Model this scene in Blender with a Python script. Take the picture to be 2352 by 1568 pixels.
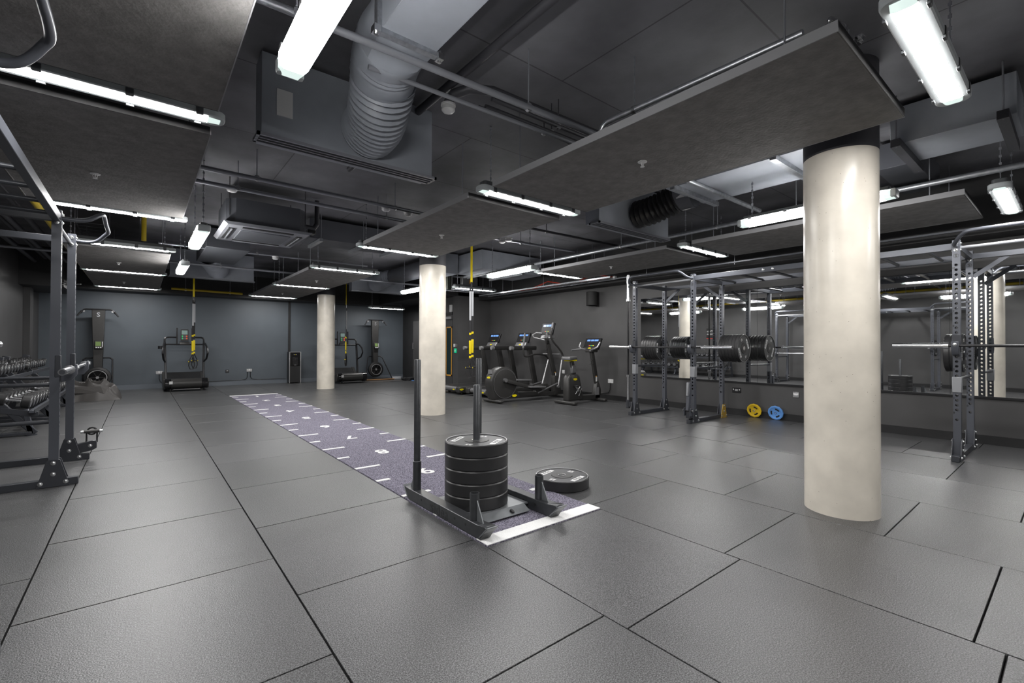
import bpy, bmesh, math, random
from mathutils import Vector, Matrix
PI = math.pi
random.seed(7)
for o in list(bpy.data.objects):
    bpy.data.objects.remove(o)
SC = bpy.context.scene
C = SC.collection

# ------------------------------------------------------------------ camera
cam_d = bpy.data.cameras.new('camera')
cam = bpy.data.objects.new('camera', cam_d)
C.objects.link(cam)
SC.camera = cam
cam_d.sensor_width = 36.0
cam_d.lens = 1057.96 / 2352 * 36.0
cam_d.clip_start = 0.05
yaw, pit, rol = 0.678206, 0.009899, 0.003228
fw = Vector((math.sin(yaw) * math.cos(pit), math.cos(yaw) * math.cos(pit), math.sin(pit)))
rt = Vector((math.cos(yaw), -math.sin(yaw), 0))
up = rt.cross(fw)
r2 = rt * math.cos(rol) + up * math.sin(rol)
u2 = -rt * math.sin(rol) + up * math.cos(rol)
M = Matrix((r2, u2, -fw)).transposed().to_4x4()
M.translation = (0, 0, 1.165)
cam.matrix_world = M

# ------------------------------------------------------------------ world and exposure
W = bpy.data.worlds.new('world')
SC.world = W
W.use_nodes = True
W.node_tree.nodes['Background'].inputs[0].default_value = (0.05, 0.052, 0.06, 1)
W.node_tree.nodes['Background'].inputs[1].default_value = 0.3
vs = SC.view_settings
vs.view_transform = 'Standard'
vs.look = 'None'
vs.exposure = 1.3
vs.gamma = 1.0
vs.use_curve_mapping = False
LAMP = 40.0          # emission of the flat batten diffusers
LAMP_WRAP = 26.0     # emission of the deep wrap-round diffusers

# ------------------------------------------------------------------ materials
MATS = {}


def mk(name, col, rough=0.5, metal=0.0, vary=None, bump=None, emit=None, spec=0.5, coat=0.0, obj=False):
    """procedural principled material; vary=(scale, amount), bump=(scale, strength)"""
    m = bpy.data.materials.new(name)
    m.use_nodes = True
    nt = m.node_tree
    b = nt.nodes['Principled BSDF']
    b.inputs['Base Color'].default_value = (*col, 1)
    b.inputs['Roughness'].default_value = rough
    b.inputs['Metallic'].default_value = metal
    b.inputs['Specular IOR Level'].default_value = spec
    b.inputs['Coat Weight'].default_value = coat
    if vary or bump:
        if obj:
            src = nt.nodes.new('ShaderNodeTexCoord').outputs['Object']
        else:
            src = nt.nodes.new('ShaderNodeNewGeometry').outputs['Position']
    if vary:
        n = nt.nodes.new('ShaderNodeTexNoise')
        n.inputs['Scale'].default_value = vary[0]
        n.inputs['Detail'].default_value = 5
        nt.links.new(src, n.inputs['Vector'])
        r = nt.nodes.new('ShaderNodeValToRGB')
        a = vary[1]
        r.color_ramp.elements[0].position = 0.3
        r.color_ramp.elements[1].position = 0.7
        r.color_ramp.elements[0].color = (*[c * (1 - a) for c in col], 1)
        r.color_ramp.elements[1].color = (*[min(1, c * (1 + a)) for c in col], 1)
        nt.links.new(n.outputs['Fac'], r.inputs['Fac'])
        nt.links.new(r.outputs['Color'], b.inputs['Base Color'])
    if bump:
        n = nt.nodes.new('ShaderNodeTexNoise')
        n.inputs['Scale'].default_value = bump[0]
        n.inputs['Detail'].default_value = 4
        nt.links.new(src, n.inputs['Vector'])
        bp = nt.nodes.new('ShaderNodeBump')
        bp.inputs['Strength'].default_value = bump[1]
        bp.inputs['Distance'].default_value = 0.01
        nt.links.new(n.outputs['Fac'], bp.inputs['Height'])
        nt.links.new(bp.outputs['Normal'], b.inputs['Normal'])
    if emit:
        b.inputs['Emission Color'].default_value = (*emit[0], 1)
        b.inputs['Emission Strength'].default_value = emit[1]
    MATS[name] = m
    return m


def rubber_floor():
    m = mk('rubber_floor', (0.05, 0.05, 0.052), 0.35, bump=(190, 0.16), spec=0.8)
    nt = m.node_tree
    b = nt.nodes['Principled BSDF']
    g = nt.nodes.new('ShaderNodeNewGeometry')
    n = nt.nodes.new('ShaderNodeTexNoise')
    n.inputs['Scale'].default_value = 190
    n.inputs['Detail'].default_value = 2
    nt.links.new(g.outputs['Position'], n.inputs['Vector'])
    r = nt.nodes.new('ShaderNodeValToRGB')
    r.color_ramp.elements[0].position = 0.40
    r.color_ramp.elements[0].color = (0.020, 0.020, 0.021, 1)
    r.color_ramp.elements[1].position = 0.70
    r.color_ramp.elements[1].color = (0.17, 0.172, 0.176, 1)
    nt.links.new(n.outputs['Fac'], r.inputs['Fac'])
    n2 = nt.nodes.new('ShaderNodeTexNoise')
    n2.inputs['Scale'].default_value = 1.6
    n2.inputs['Detail'].default_value = 6
    nt.links.new(g.outputs['Position'], n2.inputs['Vector'])
    oi = nt.nodes.new('ShaderNodeObjectInfo')
    a = nt.nodes.new('ShaderNodeMath')
    a.operation = 'MULTIPLY_ADD'
    nt.links.new(oi.outputs['Random'], a.inputs[0])
    a.inputs[1].default_value = 0.22
    a.inputs[2].default_value = 0.55
    a2 = nt.nodes.new('ShaderNodeMath')
    a2.operation = 'MULTIPLY_ADD'
    nt.links.new(n2.outputs['Fac'], a2.inputs[0])
    a2.inputs[1].default_value = 0.55
    nt.links.new(a.outputs[0], a2.inputs[2])
    v = nt.nodes.new('ShaderNodeMix')
    v.data_type = 'RGBA'
    v.blend_type = 'MULTIPLY'
    v.inputs['Factor'].default_value = 1.0
    nt.links.new(r.outputs['Color'], v.inputs['A'])
    nt.links.new(a2.outputs[0], v.inputs['B'])
    nt.links.new(v.outputs['Result'], b.inputs['Base Color'])
    return m


def speckle(name, c0, c1, scale, rough, bump, lo=0.35, hi=0.68, metal=0.0):
    m = mk(name, c0, rough, metal, bump=bump)
    nt = m.node_tree
    b = nt.nodes['Principled BSDF']
    g = nt.nodes.new('ShaderNodeNewGeometry')
    n = nt.nodes.new('ShaderNodeTexNoise')
    n.inputs['Scale'].default_value = scale
    n.inputs['Detail'].default_value = 3
    nt.links.new(g.outputs['Position'], n.inputs['Vector'])
    r = nt.nodes.new('ShaderNodeValToRGB')
    r.color_ramp.elements[0].position = lo
    r.color_ramp.elements[0].color = (*c0, 1)
    r.color_ramp.elements[1].position = hi
    r.color_ramp.elements[1].color = (*c1, 1)
    nt.links.new(n.outputs['Fac'], r.inputs['Fac'])
    nt.links.new(r.outputs['Color'], b.inputs['Base Color'])
    return m


def column_mat():
    m = mk('cream_concrete', (0.80, 0.745, 0.65), 0.27, vary=(3.5, 0.13), bump=(9, 0.05))
    nt = m.node_tree
    b = nt.nodes['Principled BSDF']
    src = b.inputs['Base Color'].links[0].from_socket
    g = nt.nodes.new('ShaderNodeNewGeometry')
    v = nt.nodes.new('ShaderNodeTexVoronoi')
    v.inputs['Scale'].default_value = 24
    nt.links.new(g.outputs['Position'], v.inputs['Vector'])
    r = nt.nodes.new('ShaderNodeValToRGB')
    r.color_ramp.elements[0].position = 0.04
    r.color_ramp.elements[0].color = (0.30, 0.26, 0.2, 1)
    r.color_ramp.elements[1].position = 0.06
    r.color_ramp.elements[1].color = (1, 1, 1, 1)
    nt.links.new(v.outputs['Distance'], r.inputs['Fac'])
    x = nt.nodes.new('ShaderNodeMix')
    x.data_type = 'RGBA'
    x.blend_type = 'MULTIPLY'
    x.inputs['Factor'].default_value = 1
    nt.links.new(src, x.inputs['A'])
    nt.links.new(r.outputs['Color'], x.inputs['B'])
    nt.links.new(x.outputs['Result'], b.inputs['Base Color'])
    return m


def slab_mat():
    m = mk('slab', (0.165, 0.165, 0.182), 0.7, vary=(1.5, 0.35), bump=(25, 0.15))
    nt = m.node_tree
    b = nt.nodes['Principled BSDF']
    src = b.inputs['Base Color'].links[0].from_socket
    g = nt.nodes.new('ShaderNodeNewGeometry')
    k = nt.nodes.new('ShaderNodeTexBrick')      # formwork board joints
    k.inputs['Color1'].default_value = (1, 1, 1, 1)
    k.inputs['Color2'].default_value = (0.9, 0.9, 0.9, 1)
    k.inputs['Mortar'].default_value = (0.45, 0.45, 0.45, 1)
    k.inputs['Scale'].default_value = 1.0
    k.inputs['Mortar Size'].default_value = 0.006
    k.inputs['Brick Width'].default_value = 2.44
    k.inputs['Row Height'].default_value = 1.22
    nt.links.new(g.outputs['Position'], k.inputs['Vector'])
    x = nt.nodes.new('ShaderNodeMix')
    x.data_type = 'RGBA'
    x.blend_type = 'MULTIPLY'
    x.inputs['Factor'].default_value = 1
    nt.links.new(src, x.inputs['A'])
    nt.links.new(k.outputs['Color'], x.inputs['B'])
    nt.links.new(x.outputs['Result'], b.inputs['Base Color'])
    return m


rubber_floor()
column_mat()
speckle('turf', (0.045, 0.04, 0.065), (0.38, 0.36, 0.45), 120, 0.95, (200, 0.9))
speckle('turf_white', (0.80, 0.80, 0.80), (0.93, 0.93, 0.92), 200, 0.9, (300, 0.5))
mk('subfloor', (0.012, 0.012, 0.012), 0.9)
mk('wall_grey', (0.066, 0.065, 0.066), 0.5, vary=(1.2, 0.18), bump=(60, 0.05))
mk('wall_blue', (0.095, 0.112, 0.13), 0.5, vary=(0.9, 0.12), bump=(60, 0.05))
mk('wall_dark', (0.022, 0.022, 0.023), 0.55, vary=(2, 0.2))
mk('skirting_black', (0.016, 0.016, 0.017), 0.4)
mk('skirting_blue', (0.14, 0.16, 0.185), 0.45)
slab_mat()
mk('raft', (0.175, 0.168, 0.163), 0.85, vary=(14, 0.18), bump=(45, 0.25))
mk('raft_edge', (0.26, 0.26, 0.27), 0.7)
mk('duct', (0.35, 0.375, 0.42), 0.42, 0.0, vary=(3, 0.12))
mk('duct_dark', (0.10, 0.105, 0.12), 0.5, 0.2)
mk('galv', (0.42, 0.44, 0.47), 0.38, 0.8, vary=(30, 0.2))
mk('pipe_grey', (0.30, 0.31, 0.34), 0.4, 0.5)
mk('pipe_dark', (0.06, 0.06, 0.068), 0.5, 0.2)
mk('pipe_yellow', (0.55, 0.40, 0.02), 0.4)
mk('rack_grey', (0.09, 0.096, 0.113), 0.36, 0.25, bump=(300, 0.03))
mk('rack_dark', (0.045, 0.048, 0.056), 0.36, 0.2)
mk('rack_light', (0.33, 0.34, 0.36), 0.4, 0.4)
mk('sled_grey', (0.06, 0.063, 0.068), 0.34, 0.4, vary=(20, 0.15))
mk('sled_plate', (0.18, 0.19, 0.20), 0.36, 0.4, vary=(12, 0.15))
mk('steel', (0.72, 0.73, 0.75), 0.22, 1.0)
mk('zinc', (0.62, 0.63, 0.64), 0.3, 1.0)
mk('plate_rubber', (0.022, 0.022, 0.023), 0.38, bump=(150, 0.05))
mk('plate_face', (0.05, 0.052, 0.055), 0.42)
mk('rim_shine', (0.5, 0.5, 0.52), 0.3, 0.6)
mk('white', (0.8, 0.8, 0.8), 0.5)
mk('white_plastic', (0.72, 0.72, 0.72), 0.35)
mk('black_plastic', (0.02, 0.02, 0.021), 0.38)
mk('black_gloss', (0.012, 0.012, 0.013), 0.12)
mk('console_black', (0.012, 0.012, 0.013), 0.38, spec=0.3)
mk('black_metal', (0.02, 0.02, 0.022), 0.3, 0.2)
mk('machine', (0.042, 0.041, 0.04), 0.36, 0.2)
mk('machine_grey', (0.19, 0.19, 0.195), 0.38, 0.4)
mk('silver', (0.5, 0.5, 0.51), 0.3, 0.7)
mk('tech_yellow', (0.80, 0.66, 0.0), 0.45)
mk('strap_yellow', (0.80, 0.62, 0.0), 0.6)
mk('strap_black', (0.018, 0.018, 0.02), 0.75)
mk('strap_grey', (0.42, 0.43, 0.45), 0.7)
mk('plate_yellow', (0.75, 0.50, 0.02), 0.4)
mk('plate_blue', (0.13, 0.33, 0.75), 0.35)
mk('brass', (0.42, 0.28, 0.06), 0.4, 0.3)
mk('orange', (0.75, 0.38, 0.06), 0.5)
mk('wood_edge', (0.52, 0.28, 0.12), 0.5)
mk('red', (0.55, 0.03, 0.02), 0.5)
mk('green', (0.0, 0.42, 0.2), 0.4, emit=((0.0, 0.5, 0.22), 0.25))
mk('lcd_green', (0.16, 0.24, 0.08), 0.25)
mk('lcd_grey', (0.26, 0.36, 0.34), 0.25)
mk('screen_blue', (0.02, 0.04, 0.1), 0.2, emit=((0.2, 0.42, 1.0), 0.45))
mk('led_red', (0.3, 0.02, 0.02), 0.3, emit=((1.0, 0.15, 0.05), 0.25))
mk('led_green', (0.02, 0.3, 0.1), 0.3, emit=((0.1, 1.0, 0.3), 0.12))
mk('glass_dark', (0.02, 0.045, 0.05), 0.08)
mk('mat_rubber', (0.085, 0.08, 0.077), 0.45, bump=(120, 0.1))
mk('fixture', (0.07, 0.075, 0.08), 0.45)
mk('fixture_light', (0.42, 0.45, 0.46), 0.4)
mk('foil', (0.62, 0.62, 0.64), 0.25, 1.0, bump=(35, 1.0))
mk('cable_red', (0.6, 0.05, 0.02), 0.5)
mk('cable_white', (0.6, 0.6, 0.6), 0.5)
mk('speaker_mesh', (0.018, 0.018, 0.018), 0.6, bump=(500, 0.4))
mk('diffuser', (0.9, 0.9, 0.9), 0.4, emit=((1.0, 0.985, 0.97), LAMP))
mk('diffuser_wrap', (0.9, 0.9, 0.9), 0.4, emit=((1.0, 0.985, 0.97), LAMP_WRAP))
mk('lens_end', (0.62, 0.72, 0.70), 0.25, emit=((0.8, 0.95, 0.9), 0.35))
m_ = mk('mirror', (0.90, 0.91, 0.91), 0.015, 1.0)
mk('bundle', (0.03, 0.035, 0.025), 0.6, bump=(60, 0.8))
MAT = MATS

# ------------------------------------------------------------------ mesh helpers
def basis(d, hint=(0, 0, 1)):
    d = Vector(d).normalized()
    h = Vector(hint)
    if abs(d.dot(h)) > 0.98:
        h = Vector((1, 0, 0))
    a = h.cross(d).normalized()
    return a, d.cross(a).normalized(), d


class MB:
    def __init__(s):
        s.v = []
        s.f = []

    def add(s, vs, fs, M=None):
        n = len(s.v)
        for v in vs:
            v = Vector(v)
            s.v.append(M @ v if M else v)
        s.f += [tuple(i + n for i in f) for f in fs]
        return s

    def box(s, x0, x1, y0, y1, z0, z1, M=None):
        vs = [(x0, y0, z0), (x1, y0, z0), (x1, y1, z0), (x0, y1, z0), (x0, y0, z1), (x1, y0, z1), (x1, y1, z1), (x0, y1, z1)]
        return s.add(vs, [(3, 2, 1, 0), (4, 5, 6, 7), (0, 1, 5, 4), (1, 2, 6, 5), (2, 3, 7, 6), (3, 0, 4, 7)], M)

    def cbox(s, c, d, M=None):
        return s.box(c[0] - d[0] / 2, c[0] + d[0] / 2, c[1] - d[1] / 2, c[1] + d[1] / 2, c[2] - d[2] / 2, c[2] + d[2] / 2, M)

    def bar(s, p0, p1, w, h, hint=(0, 0, 1)):
        p0, p1 = Vector(p0), Vector(p1)
        a, b, d = basis(p1 - p0, hint)
        vs = []
        for p in (p0, p1):
            for i, j in ((-1, -1), (1, -1), (1, 1), (-1, 1)):
                vs.append(p + a * (i * w / 2) + b * (j * h / 2))
        return s.add(vs, [(3, 2, 1, 0), (4, 5, 6, 7), (0, 1, 5, 4), (1, 2, 6, 5), (2, 3, 7, 6), (3, 0, 4, 7)])

    def cyl(s, p0, p1, r, n=12, r2=None, cap=True):
        p0, p1 = Vector(p0), Vector(p1)
        r2 = r if r2 is None else r2
        a, b, d = basis(p1 - p0)
        vs = []
        for p, q in ((p0, r), (p1, r2)):
            for i in range(n):
                t = 2 * PI * i / n
                vs.append(p + a * (q * math.cos(t)) + b * (q * math.sin(t)))
        fs = [(i, (i + 1) % n, n + (i + 1) % n, n + i) for i in range(n)]
        if cap:
            fs += [tuple(range(n - 1, -1, -1)), tuple(range(n, 2 * n))]
        return s.add(vs, fs)

    def tube(s, pts, r, n=8, closed=False, flat=None):
        """swept tube; flat=(w, h) gives a rectangular section"""
        P = [Vector(p) for p in pts]
        k = len(P)
        vs = []
        prev = None
        for i in range(k):
            if closed:
                d = (P[(i + 1) % k] - P[i - 1]).normalized()
            elif i == 0:
                d = (P[1] - P[0]).normalized()
            elif i == k - 1:
                d = (P[-1] - P[-2]).normalized()
            else:
                d = ((P[i] - P[i - 1]).normalized() + (P[i + 1] - P[i]).normalized())
                d = d.normalized() if d.length > 1e-6 else (P[i + 1] - P[i]).normalized()
            if prev is None:
                a, b, _ = basis(d)
            else:
                a = prev - d * prev.dot(d)
                a = a.normalized() if a.length > 1e-6 else basis(d)[0]
                b = d.cross(a)
            prev = a
            m = 1.0
            if 0 < i < k - 1 or closed:
                c = (P[i] - P[i - 1]).normalized().dot(d)
                m = 1 / max(0.6, c)
            if flat:
                for u, w in ((-1, -1), (1, -1), (1, 1), (-1, 1)):
                    vs.append(P[i] + a * (u * flat[0] / 2) + b * (w * flat[1] / 2))
            else:
                for j in range(n):
                    t = 2 * PI * j / n
                    vs.append(P[i] + (a * math.cos(t) + b * math.sin(t)) * (r * (m if n > 4 else 1)))
        if flat:
            n = 4
        fs = []
        for i in range(k if closed else k - 1):
            i2 = (i + 1) % k
            for j in range(n):
                fs.append((i * n + j, i * n + (j + 1) % n, i2 * n + (j + 1) % n, i2 * n + j))
        if not closed:
            fs += [tuple(range(n - 1, -1, -1)), tuple(range((k - 1) * n, k * n))]
        return s.add(vs, fs)

    def lathe(s, prof, n=24, M=None):
        vs, fs = [], []
        for r, z in prof:
            for i in range(n):
                t = 2 * PI * i / n
                vs.append((r * math.cos(t), r * math.sin(t), z))
        for k in range(len(prof) - 1):
            for i in range(n):
                fs.append((k * n + i, k * n + (i + 1) % n, (k + 1) * n + (i + 1) % n, (k + 1) * n + i))
        if prof[0][0] > 0:
            fs.append(tuple(range(n - 1, -1, -1)))
        if prof[-1][0] > 0:
            fs.append(tuple(range((len(prof) - 1) * n, len(prof) * n)))
        return s.add(vs, fs, M)

    def ring(s, prof, n=24, M=None):
        """closed-profile lathe"""
        vs, fs = [], []
        k = len(prof)
        for r, z in prof:
            for i in range(n):
                t = 2 * PI * i / n
                vs.append((r * math.cos(t), r * math.sin(t), z))
        for q in range(k):
            for i in range(n):
                fs.append((q * n + i, q * n + (i + 1) % n, ((q + 1) % k) * n + (i + 1) % n, ((q + 1) % k) * n + i))
        return s.add(vs, fs, M)

    def prism(s, poly, a0, a1, axis='y', M=None):
        k = len(poly)
        mp = {'x': lambda p, a: (a, p[0], p[1]), 'y': lambda p, a: (p[0], a, p[1]), 'z': lambda p, a: (p[0], p[1], a)}[axis]
        vs = [mp(p, a0) for p in poly] + [mp(p, a1) for p in poly]
        fs = [tuple(range(k - 1, -1, -1)), tuple(range(k, 2 * k))]
        fs += [(i, (i + 1) % k, k + (i + 1) % k, k + i) for i in range(k)]
        return s.add(vs, fs, M)

    def mesh(s, name, bev=0.0, smooth=True, seg=1):
        me = bpy.data.meshes.new(name)
        me.from_pydata([tuple(v) for v in s.v], [], s.f)
        bm = bmesh.new()
        bm.from_mesh(me)
        bmesh.ops.remove_doubles(bm, verts=bm.verts, dist=1e-6)
        bmesh.ops.recalc_face_normals(bm, faces=bm.faces)
        if bev:
            es = [e for e in bm.edges if len(e.link_faces) == 2 and e.calc_face_angle(0) > 0.7]
            bmesh.ops.bevel(bm, geom=es, offset=bev, segments=seg, affect='EDGES', profile=0.5, clamp_overlap=True)
        bm.to_mesh(me)
        bm.free()
        if smooth:
            me.polygons.foreach_set('use_smooth', [True] * len(me.polygons))
            me.set_sharp_from_angle(angle=math.radians(38))
        return me

    def build(s, name, mat, parent=None, bev=0.0, smooth=True, world=False, seg=1):
        if world and parent is not None:
            L = parent.location.copy()
            s.v = [v - L for v in s.v]
        me = s.mesh(name, bev, smooth, seg)
        return link(name, me, mat, parent)


def link(name, me, mat=None, parent=None, loc=None, rot=None):
    if mat is not None and not me.materials:
        me.materials.append(MATS[mat])
    o = bpy.data.objects.new(name, me)
    C.objects.link(o)
    if parent is not None:
        o.parent = parent
    if loc is not None:
        o.location = loc
    if rot is not None:
        o.rotation_euler = rot
    return o


def tag(o, label, cat, group=None, kind=None):
    o['label'] = label
    o['category'] = cat
    if group:
        o['group'] = group
    if kind:
        o['kind'] = kind
    return o


def thing(name, label, cat, loc=(0, 0, 0), rz=0.0, group=None):
    o = bpy.data.objects.new(name, None)
    o.empty_display_size = 0.1
    C.objects.link(o)
    o.location = loc
    o.rotation_euler = (0, 0, rz)
    return tag(o, label, cat, group)


def struct(o, label=None):
    o['kind'] = 'structure'
    if label:
        o['label'] = label
    return o


def kids(o):
    return [c for c in C.objects if c.parent == o]


def copy_tree(o, parent=None, km=None):
    c = o.copy()
    C.objects.link(c)
    c.parent = parent
    for ch in (km or CH).get(o.name, []):
        copy_tree(ch, c, km)
    return c


CH = {}


def dup(root, loc, rz=None, label=None, group=None):
    km = {}
    for ob in C.objects:
        if ob.parent is not None:
            km.setdefault(ob.parent.name, []).append(ob)
    r = copy_tree(root, None, km)
    r.location = loc
    if rz is not None:
        r.rotation_euler = (0, 0, rz)
    if label:
        r['label'] = label
    if group:
        r['group'] = group
    return r


TXT = {}


def text_mesh(body, size, ext=0.0006, bold=0.0, space=1.0):
    key = (body, size, ext, bold, space)
    if key in TXT:
        return TXT[key]
    cu = bpy.data.curves.new('lettering', 'FONT')
    cu.body = body
    cu.size = size
    cu.extrude = ext
    cu.offset = bold
    cu.space_character = space
    cu.align_x = 'CENTER'
    cu.align_y = 'CENTER'
    cu.resolution_u = 2
    o = bpy.data.objects.new('lettering', cu)
    C.objects.link(o)
    dg = bpy.context.evaluated_depsgraph_get()
    me = bpy.data.meshes.new_from_object(o.evaluated_get(dg))
    bpy.data.objects.remove(o)
    TXT[key] = me
    return me


def text(body, size, mat, parent, M, ext=0.0006, bold=0.0, name='lettering', space=1.0):
    me = text_mesh(body, size, ext, bold, space).copy()
    me.materials.clear()
    o = link(name, me, mat, parent)
    o.matrix_local = M
    return o


def mat_axes(origin, x, y):
    x = Vector(x).normalized()
    y = Vector(y).normalized()
    z = x.cross(y)
    m = Matrix((x, y, z)).transposed().to_4x4()
    m.translation = origin
    return m


def T(x, y, z):
    return Matrix.Translation((x, y, z))


def RX(a):
    return Matrix.Rotation(a, 4, 'X')


def RY(a):
    return Matrix.Rotation(a, 4, 'Y')


def RZ(a):
    return Matrix.Rotation(a, 4, 'Z')


def arc(c, r, a0, a1, n, plane='xz'):
    out = []
    for i in range(n + 1):
        t = a0 + (a1 - a0) * i / n
        u, w = r * math.cos(t), r * math.sin(t)
        out.append({'xz': (c[0] + u, c[1], c[2] + w), 'yz': (c[0], c[1] + u, c[2] + w), 'xy': (c[0] + u, c[1] + w, c[2])}[plane])
    return out


def smooth(pts, k=6):
    """Catmull-Rom resampling"""
    P = [Vector(p) for p in pts]
    Q = [P[0] * 2 - P[1]] + P + [P[-1] * 2 - P[-2]]
    out = []
    for i in range(1, len(Q) - 2):
        a, b, c, d = Q[i - 1], Q[i], Q[i + 1], Q[i + 2]
        for j in range(k):
            u = j / k
            out.append(.5 * ((2 * b) + (c - a) * u + (2 * a - 5 * b + 4 * c - d) * u * u + (3 * b - a - 3 * c + d) * u ** 3))
    out.append(P[-1])
    return out

# ================================================================== STRUCTURE
XL, XR, YB, YF, ZC = -1.9, 7.97, 15.6, -3.2, 3.15
floor = struct(MB().box(XL - .1, XR + .1, YF - .1, YB + .1, -0.12, -0.022).build('floor', 'subfloor'), 'black rubber tile floor')
# rubber tiles, running bond, 1 m
tile_mesh = {}


def tile(x0, x1, y0, y1):
    g = 0.0035
    w, d = round(x1 - x0 - 2 * g, 3), round(y1 - y0 - 2 * g, 3)
    if w < .03 or d < .03:
        return
    if (w, d) not in tile_mesh:
        me = MB().box(-w / 2, w / 2, -d / 2, d / 2, -0.024, 0).mesh('rubber_tile', 0.0015)
        me.materials.append(MATS['rubber_floor'])
        tile_mesh[(w, d)] = me
    link('rubber_tile', tile_mesh[(w, d)], None, floor, ((x0 + x1) / 2, (y0 + y1) / 2, random.uniform(-0.0012, 0.0004)))


TX0, TX1, TY0, TY1 = 1.578, 2.573, 2.18, 12.24
strips = [(XL, -1.42, .30), (-1.42, -.414, .30), (-.414, .578, .79), (.578, 1.575, .31), (1.575, 2.576, .19), (2.576, 3.582, .28),
          (3.582, 4.58, .78), (4.58, 5.56, .27), (5.56, 6.56, .77), (6.56, 7.56, .27), (7.56, XR, .77)]
for x0, x1, ph in strips:
    ys = [YF] + [k + ph for k in range(-4, 16) if YF + .05 < k + ph < YB - .05] + [YB]
    if abs(x0 - 1.575) < .01:
        ys = [YF] + [k + ph for k in range(-3, 2)] + [TY0]
        for a, b in zip(ys, ys[1:]):
            tile(x0, x1, a, b)
        ys = [TY1, 13.24, 14.24, 15.24, YB]
    for a, b in zip(ys, ys[1:]):
        tile(x0, x1, a, b)

# ceiling slab with formwork boards and downstand seams
ceiling = struct(MB().box(XL - .1, XR + .1, YF - .1, YB + .1, ZC, ZC + .15).build('ceiling', 'slab'), 'dark painted concrete slab')
# walls
def wall(name, x0, x1, y0, y1, z0, z1, mat, label):
    return struct(MB().box(x0, x1, y0, y1, z0, z1).build(name, mat), label)


wall('wall_left', XL - .12, XL, YF, YB, -.02, ZC, 'wall_grey', 'dark grey wall behind the dumbbell racks')
wall('wall_right', XR, XR + .12, YF, 10.9, -.02, ZC, 'wall_grey', 'dark grey wall carrying the mirrors')
wall('wall_back', XL, 7.45, YB, YB + .12, -.02, ZC, 'wall_blue', 'blue grey wall behind the curved treadmills')
wall('wall_front', XL, XR, YF - .12, YF, -.02, ZC, 'wall_grey', 'dark grey wall behind the viewpoint')
wall('wall_return', 6.86, XR + .12, 10.9, 11.18, -.02, ZC, 'wall_grey', 'dark return wall beside the door')
wall('wall_door_side', 6.95, XR + .12, 11.18, 13.3, -.02, ZC, 'wall_grey', 'grey wall with the panelled door')
wall('wall_recess', 7.45, XR + .12, 13.3, YB + .12, -.02, ZC, 'wall_dark', 'black wall of the recess')
wall('wall_pilaster', XL, XL + .10, 13.75, 14.1, -.02, ZC, 'wall_grey', 'grey pilaster on the left wall')
# bulkheads and a plain black box under the slab along the walls
wall('trim_1', 7.55, XR, YF, 10.9, 2.47, ZC, 'wall_dark', 'black box under the slab along the right wall')  # black box put in where the wall top is dark
wall('trim_2', XL, 7.45, 15.05, YB, 2.52, ZC, 'wall_dark', 'black bulkhead along the blue wall')
wall('trim_3', XL, -1.25, 13.2, 15.05, 2.36, ZC, 'wall_dark', 'black boxed service duct in the corner')
wall('trim_4', 6.3, XR, 10.9, YB, 2.56, ZC, 'wall_dark', 'black lowered ceiling near the door')
# skirtings
wall('baseboard_right', XR - .018, XR, YF, 10.9, 0, .105, 'skirting_black', 'black skirting below the mirrors')
wall('baseboard_back', XL, 7.45, YB - .018, YB, 0, .12, 'skirting_blue', 'blue grey skirting of the blue wall')
wall('baseboard_left', XL, XL + .018, YF, 13.75, 0, .105, 'skirting_black', 'black skirting behind the dumbbell racks')
wall('baseboard_return', 6.86, XR - .018, 10.882, 10.9, 0, .105, 'skirting_black', 'black skirting of the return wall')
# doors
d1 = struct(MB().box(6.94, 6.965, 11.31, 12.21, 0, 2.06).build('door_1', 'wall_grey'), 'grey door with an orange framed vision panel')
m = MB()
for a in ((11.24, 11.31, 0, 2.13), (12.21, 12.28, 0, 2.13), (11.24, 12.28, 2.06, 2.13)):
    m.box(6.92, 6.97, a[0], a[1], a[2], a[3])
m.build('door_frame', 'wall_dark', d1)
m = MB()
for a in ((11.35, 11.38, .30, 1.72), (11.64, 11.67, .30, 1.72), (11.35, 11.67, .30, .34), (11.35, 11.67, 1.68, 1.72)):
    m.box(6.926, 6.942, a[0], a[1], a[2], a[3])
m.build('vision_frame', 'orange', d1)
MB().box(6.93, 6.942, 11.38, 11.64, .34, 1.68).build('vision_pane', 'glass_dark', d1)
MB().box(6.88, 6.94, 11.33, 11.79, 1.93, 2.01).build('door_closer', 'silver', d1, .006)
d2 = struct(MB().box(7.43, 7.452, 14.0, 14.75, 0, 2.02).build('door_2', 'wall_grey'), 'dark grey store door in the recess')
m = MB().cyl((7.40, 14.70, 1.05), (7.40, 14.70, 1.27), .011)
m.cyl((7.43, 14.70, 1.08), (7.40, 14.70, 1.08), .008).cyl((7.43, 14.70, 1.24), (7.40, 14.70, 1.24), .008)
m.build('handle', 'silver', d2)

# mirrors (four panes on the right wall, thin black ledge)
mir = [(5.68, 4.55), (4.55, 3.395), (3.395, 2.23), (2.23, 1.06), (1.06, -.11), (-.11, -1.28)]
for i, (a, b) in enumerate(mir):
    t = thing('wall_mirror', 'tall frameless mirror pane on the dark grey wall above a black ledge', 'mirror', (XR - .006, (a + b) / 2, .575), 0, 'mirror panes on the right wall')
    MB().box(XR - .012, XR + .001, b + .002, a - .002, .575, 2.135).build('pane', 'mirror', t, world=True)
    MB().box(XR - .022, XR + .001, b, a, .547, .575).build('ledge', 'black_metal', t, world=True)

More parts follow.
